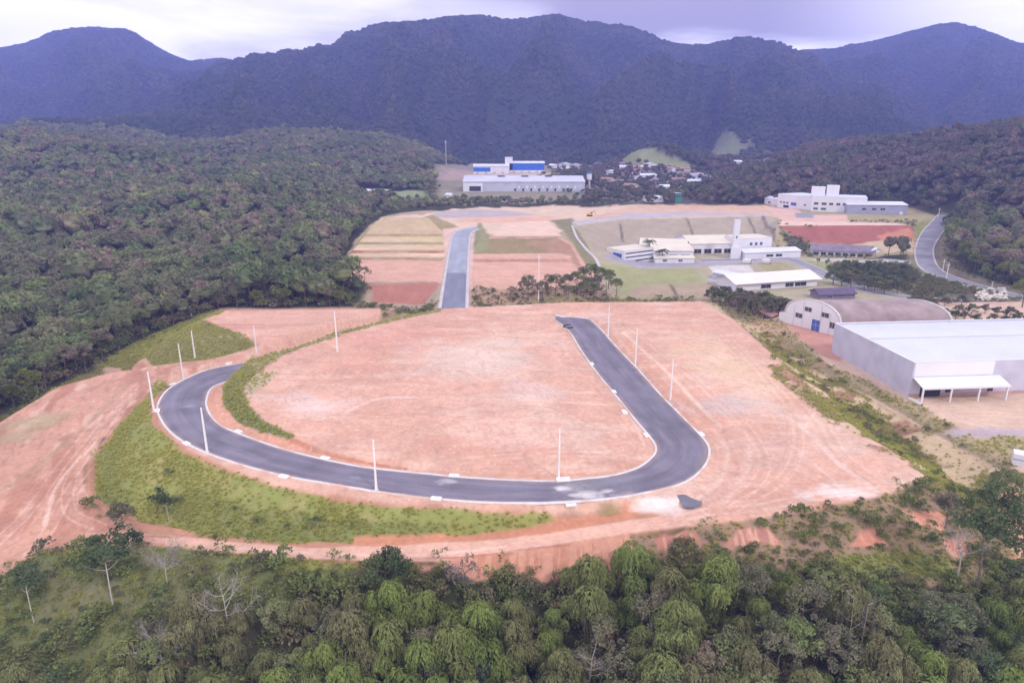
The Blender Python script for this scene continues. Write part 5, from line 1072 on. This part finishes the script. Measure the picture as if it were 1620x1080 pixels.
loc, rz, _ = front((929, 300), (937, 300)); t = thing('water_tank_tower', loc, rz, 'blue and white water tank on a pale column beside the long grey factory', 'water tower'); MB().cyl(2.5, 2.5, -1, 10, 1.3, 1.1).build('column', mat('pinkish_column', (.55, .45, .45), .8, .1, .5), t); MB().cyl(2.2, 2.5, 10.02, 16, 2.6).build('tank', WHITE, t); MB().cyl(2.2, 2.5, 16.02, 18, 2.9, 2.2).build('tank_lid', BLUE, t)
loc, rz, _ = front((1068, 321), (1081, 321), ); t = thing('green_tank_building', loc, rz, 'square dark teal-green building beyond the top dirt yard', 'building'); MB().box(0, 7.5, 0, 7, -1, 8.6).build('wall', GREENP, t); MB().box(-.2, 7.7, -.2, 7.2, 8.62, 9.0).build('roof', GREYW, t); MB().box(1, 2.6, -.1, .03, 5.2, 7).box(4, 5.6, -.1, .03, 5.2, 7).build('louvre', DARK, t)
simple('white_warehouse', (1024, 320), (1049, 320), 14, 3.6, 1.6, 'white-roofed warehouse left of the teal-green building', 'warehouse', wins=((.2, .4),), wh=(.8, 2.2))
simple('white_warehouse', (1004, 284), (1040, 284), 22, 5, 2, 'long white-roofed warehouse in the town below the pasture knoll', 'warehouse', wins=((.2, .4),), wh=(.8, 2.2))
simple('white_warehouse', (1078, 292), (1112, 291), 18, 4, 2, 'pale low warehouse at the right side of the town', 'warehouse', wins=((.2, .4),), wh=(.8, 2.2))
simple('mauve_warehouse', (1086, 286), (1118, 285), 22, 6, 3, 'mauve-roofed warehouse at the right side of the town', 'warehouse', roof=mat('mauve_roof', (.42, .34, .44), .8, .15, .2))
simple('white_house', (577, 309), (583, 309), 7, 4, 2, 'small white house left of the pale field in the forest', 'house', wins=((.3, .5),), wh=(1, 2.2)); simple('farm_shed', (590, 306), (609, 306), 9, 3, 1.4, 'pale green-roofed farm shed left of the pale field', 'shed', roof=mat('pale_green_roof', (.5, .6, .52), .7, .1, .3), wins=((.3, .5),), wh=(.7, 1.8))
simple('farm_shed', (704, 313), (712, 313), 6, 3, 1.2, 'small white-roofed hut among the trees right of the pale field', 'shed')
# town houses
def house_parts(seed):
    rg = random.Random(seed); L = rg.uniform(9, 16); D = rg.uniform(8, 11); h = rg.choice([3, 3.2, 5.8, 6.2]); wl = rg.choice([WHITE, CREAMR, mat('ochre_wall', (.55, .46, .36), .8, .1, .4), WHITE, mat('pink_wall', (.58, .46, .46), .8, .1, .4)])
    rf_ = rg.choice([TERRA, ROOFW, GREYW, PURPR, CREAMR]); al = rg.random() < .6; t = bpy.data.objects.new('house', None); COL.objects.link(t)
    gable_walls(L, D, h, 1.8, al).build('wall', wl, t); gable_roof(L, D, h, 1.8, al, .6).build('roof', rf_, t); window(t, L * .2, L * .35, 1.1, 2.3); window(t, L * .65, L * .8, 1.1, 2.3); MB().box(L * .45, L * .55, -.08, .03, 0, 2.2).build('door', DARK, t); return t, rf_.name
def tree_of(o):
    return [c for c in bpy.data.objects if c.parent == o]
HOUSES = [house_parts(k) for k in range(9)]; used = [False] * 9; rgh = random.Random(5)
hs = [(868,268),(876,271),(884,266),(893,270),(901,267),(909,271),(917,266),(926,268),(934,271),(943,265),(952,268),(950,276),(960,272),(966,280),(972,266),(980,272),(985,280),(992,268),(1000,274),(1008,268),(1016,272),(1026,268),(1034,273),(1045,270),
      (1052,278),(1060,272),(1068,280),(1076,275),(1062,288),(1050,292),(1040,298),(1028,294),(1018,300),(1030,306),(1046,306),(1058,300),(1122,288),(1130,283),(1138,279),(1126,296),(972,296),(985,302),(1000,296),(880,281),(900,284),(948,292),(1105,258),(1150,268),(1160,263)]
hs.sort(key=lambda p: p[0] + 1e-3 * p[1]); col = {'clay_tile_roof': 'clay-brown', 'white_sheet_roof': 'white', 'grey_sheet': 'grey', 'faded_purple_roof': 'dull purple', 'cream_sheet_roof': 'cream'}; counts = {}
placed = []
for px, py in hs: k = rgh.randrange(9); placed.append((px, py, k)); counts[HOUSES[k][1]] = counts.get(HOUSES[k][1], 0) + 1
seen = {}
for px, py, k in placed:
    src, rn = HOUSES[k]; x, y, z = hp(px, py); seen[rn] = seen.get(rn, 0) + 1
    if not used[k]: t = src; used[k] = True
    else:
        t = src.copy(); COL.objects.link(t)
        for c in tree_of(src):
            q = c.copy(); COL.objects.link(q); q.parent = t
            for c2 in tree_of(c): q2 = c2.copy(); COL.objects.link(q2); q2.parent = q
    t.location = (x, y, z + .3); t.rotation_euler = (0, 0, rgh.uniform(-.7, .7)); tag(t, '%s-roofed house, %s of that roof colour from left in the valley town' % (col[rn], ordinal(seen[rn])), 'house', 'houses of the valley town')
for k in range(9):
    if not used[k]:
        for c in tree_of(HOUSES[k][0]):
            for c2 in tree_of(c): bpy.data.objects.remove(c2)
            bpy.data.objects.remove(c)
        bpy.data.objects.remove(HOUSES[k][0])

# ------------------------------------------------------------------ poles, drains, vehicles and small things
POLEM = mat('concrete_pole', (.74, .70, .70), .8, .12, 1.0)
def pole(px, row, hpx, label, lean=0, arm=False, w=.17, face=0):
    x, y, z, h = tree_px_height(px, row, hpx); t = thing('utility_pole', (x, y, z), face, label, 'pole', 'concrete posts set out along the new roads' if not arm else None)
    m = MB(); b = len(m.V); k = [(-1, -1), (1, -1), (1, 1), (-1, 1)]; m.V += [(a * w * 1.15, c * w, -.5) for a, c in k] + [(a * w * .62 + lean * h, c * w * .55, h) for a, c in k]; m.F += [(3, 2, 1, 0), (4, 5, 6, 7)] + [(i, (i + 1) % 4, 4 + (i + 1) % 4, 4 + i) for i in range(4)]
    m.build('post', POLEM, t); MB().cyl(0, 0, -.3, .12, .45, .4, 10).build('footing', CONCR, t)
    if arm: MB().box(-1.1, 1.1, -.08, .08, h - 1.2, h - 1.05).build('crossarm', POLEM, t)
    return t
for a in ((884,757,86,'concrete post on the inner kerb of the front straight beside the white drain slab'), (595.5,775,87,'concrete post on the outer kerb near the middle of the front straight'), (328,715,76,'concrete post on the outer kerb where the left bend meets the front straight'),
          (244,651,67,'concrete post at the outermost point of the left bend'), (290,598,57,'concrete post at the top of the left bend'), (308.5,565,44,'short-looking post at the foot of the far grass bank'),
          (406,558,45,'post on the rear road just left of the weedy rim'), (534,556,66,'post half hidden behind the weedy rim, nearest the straight road'), (121,585,34,'lone post at the forest edge left of the dirt track'), (303,500,16,'tiny distant post at the left corner of the far dirt lot'),
          (962,531,50,'post nearest the blind end of the road'), (1005,579,62,'middle post of the three along the right leg of the road'), (1060.5,632,67,'front post of the three along the right leg of the road')):
    pole(*a[:4], lean=a[4] if len(a) > 4 else 0)
pole(852, 476, 74, 'tall line pole with crossarm in the bushes below the right terraces', arm=True, w=.2)
pole(1484, 346, 17, 'roadside pole at the top of the far right road', arm=True); pole(1497, 440, 24, 'pale roadside pole where the far right road bends', arm=True); pole(1491, 430, 20, 'thin pole just behind the pale pole at the road bend', arm=True); pole(1569, 455, 10, 'short white post beside the white rubble at far right'); pole(1616, 395, 20, 'thin pole in the trees at the right edge', arm=True)
loc = hp(706, 262); ms = thing('radio_mast', loc, 0, 'tall thin lattice mast in front of the blue mountain', 'mast'); mb = MB(); 
for sx, sy in ((-.6, -.4), (.6, -.4), (0, .6)): mb.cyl(sx, sy, -1, 36, .22, .16, 6)
for k in range(17): mb.box(-.6, .6, -.45, -.35, k * 2.1, k * 2.1 + .14)
mb.build('lattice', STEEL, ms); MB().box(-1.3, 1.3, -.7, -.5, 33, 34).build('antenna', WHITE, ms)
dr = [(377,683,'slab on the inner kerb right of the left bend'), (295,702,'slab on the outer kerb at the left bend'), (449,754,'slab on the outer kerb, first along the front straight'), (514,725,'slab on the inner kerb where the front straight begins'), (718,753,'slab on the inner kerb at the middle of the front straight'),
      (891,759,'large slab on the inner kerb beside the post'), (690,789,'slab on the outer kerb at the middle of the front straight'), (903,798,'slab on the outer kerb opposite the post'), (988,652,'slab on the inner kerb halfway up the right leg'), (1023,689,'slab on the inner kerb just above the right bend'),
      (936,576,'slab on the inner kerb high on the right leg'), (1109,687,'slab on the outer kerb at the right bend'), (362,575,'slab on the outer kerb at the rear of the left bend'), (273,608,'slab on the outer kerb near the top of the left bend'), (249,650,'slab at the foot of the outermost post on the left bend'), (971,620,'small slab on the inner kerb between the two upper ones')]
for i, (px, row, lb) in enumerate(dr):
    x, y, z = hp(px, row); j = int(np.argmin(np.hypot(LC[:, 0] - x, LC[:, 1] - y))); T_ = LC[min(j + 1, len(LC) - 1)] - LC[max(j - 1, 0)]; s_ = 1.35 if i == 5 else 1
    t = thing('storm_drain', (x, y, z + .05), math.atan2(T_[1], T_[0]), 'white concrete drain ' + lb, 'storm drain', 'white storm drain slabs along the curved road'); MB().box(-.9 * s_, .9 * s_, -.5 * s_, .5 * s_, -.2, .22).build('slab', mat('white_concrete', (.80, .78, .80), .8, .08, 2), t, .03); MB().box(-.5 * s_, .5 * s_, -.2, .2, .222, .245).build('grate', CONCR, t)
x, y, z = hp(899, 517); hz = MB()
me = Geo(); aa = np.linspace(.9, 5.9, 26); me.tube(np.stack([1.55 * np.cos(aa), 1.9 * np.sin(aa), .12 + 0 * aa], -1), .13, 0, 8); me.tube(np.stack([1.25 * np.cos(aa[3:]), 1.5 * np.sin(aa[3:]), .14 + 0 * aa[3:]], -1), .10, 0, 8)
hm = me.mesh('hose_coil', [BLACKR], True); ho = bpy.data.objects.new('hose_coil', hm); COL.objects.link(ho); ho.location = (x, y, .08); tag(ho, 'black open ring of coiled hose lying at the blind end of the road', 'hose')
def van(name, pa, pb, L, W, h, label, cat, z=None, cab=True):
    loc, rz, _ = front(pa, pb, z); t = thing(name, loc, rz, label, cat); w = .42
    MB().prism([(0, w), (W, w), (W, h * .93), (W * .93, h), (W * .07, h), (0, h * .93)], 0, L * .7).build('cargo_box', WHITE, t, .05)
    MB().prismy([(L * .715, w), (L, w), (L, h * .45), (L * .93, h * .78), (L * .86, h * .86), (L * .715, h * .86)], .08, W - .08).build('cab', WHITE, t, .05)
    MB().prismy([(L * .78, h * .5), (L * .95, h * .48), (L * .905, h * .76), (L * .78, h * .78)], .05, .09).build('side_window', GLASS, t); MB().box(.02, L * .7, -.03, 0, h * .55, h * .62).build('side_stripe', LAV, t)
    for wx in (L * .18, L * .84):
        for wy in (.18, W - .18): q = MB().wheel(wx, wy, w, w, .28).build('wheel', BLACKR, t); MB().wheel(wx, wy, w, w * .5, .31).build('rim', STEEL, q)
    MB().box(L * 1.0, L * 1.03, .2, W - .2, w, w + .3).build('bumper', STEEL, t); return t
van('parked_truck', (1599, 738), (1640, 742), 7.2, 2.5, 3.1, 'white box truck cut off by the right edge beside the yard', 'truck')
van('parked_van', (1176, 417), (1189, 417), 5.2, 2.0, 2.4, 'white van parked on the factory driveway left of the other', 'van'); van('parked_van', (1207, 417), (1219, 417), 5.2, 2.0, 2.4, 'white van parked on the factory driveway right of the other', 'van')
def excavator():
    x, y, z = hp(933, 342); t = thing('excavator', (x, y, z), .4, 'small yellow excavator on the top dirt yard', 'excavator')
    MB().box(-1.8, 1.8, -1.4, -.8, 0, .8).box(-1.8, 1.8, .8, 1.4, 0, .8).build('tracks', BLACKR, t, .1); MB().box(-1.9, 1.3, -1.2, 1.2, .85, 2.0).build('body', YEL, t, .08); c = MB().box(.2, 1.6, -1.15, -.1, 2.02, 3.1).build('cab', YEL, t, .05); MB().box(.4, 1.64, -1.18, -.2, 2.3, 2.95).build('pane', GLASS, c)
    MB().prismy([(1.3, 1.6), (3.8, 4.2), (4.1, 4.0), (1.7, 1.3)], .2, .6).prismy([(3.8, 4.2), (5.4, 1.6), (5.1, 1.4), (3.7, 3.7)], .2, .6).build('arm', YEL, t); MB().prismy([(4.9, 1.5), (5.7, 1.5), (5.5, .5), (4.7, .7)], 0, .8).build('bucket', STEEL, t)
excavator()
rb = Geo(); rgr = np.random.default_rng(9); pts = hit(rgr.uniform(1546, 1592, 60), rgr.uniform(457, 476, 60))
for q in pts: rb.blob([q[0], q[1], q[2] + .3], rgr.uniform(.6, 1.7, 3) * [1, 1, .7], int(rgr.integers(1e6)), 0, .3, 5, 7)
o = bpy.data.objects.new('rubble_heap', rb.mesh('rubble_heap', [mat('pale_rubble', (.72, .66, .60), .9, .25, 1)])); COL.objects.link(o); tag(o, 'spread of white broken rubble beside the far right road', 'rubble', kind='stuff')
cb = Geo(); pts = hit(np.linspace(1438, 1458, 9), np.linspace(632, 643, 9))
cv = MB(); o = Geo(); o.tube(pts + [0, 0, .35], .42, 0, 8); o = bpy.data.objects.new('concrete_beam', o.mesh('concrete_beam', [CONCR])); COL.objects.link(o); tag(o, 'pale concrete pipe lying below the near corner of the white hall', 'pipe')

# ------------------------------------------------------------------ haze: one closed box of even air
def haze_box():
    me = bpy.data.meshes.new('haze'); x0, x1, y0, y1, z0, z1 = -8100, 8100, -60, 6900, -38, 585
    V = [(x, y, z) for x in (x0, x1) for y in (y0, y1) for z in (z0, z1)]
    me.from_pydata(V, [], [(0, 1, 3, 2), (4, 6, 7, 5), (0, 4, 5, 1), (2, 3, 7, 6), (0, 2, 6, 4), (1, 5, 7, 3)]); o = bpy.data.objects.new('haze', me); COL.objects.link(o); tag(o, kind='stuff')
    m = bpy.data.materials.new('haze'); m.use_nodes = True; nt = m.node_tree; nt.nodes.clear(); out = nt.nodes.new('ShaderNodeOutputMaterial'); v = nt.nodes.new('ShaderNodeVolumePrincipled')
    v.inputs['Color'].default_value = (.33, .38, 1.0, 1); v.inputs['Density'].default_value = .00020; v.inputs['Anisotropy'].default_value = 0
    nt.links.new(v.outputs[0], out.inputs['Volume']); me.materials.append(m)
haze_box()
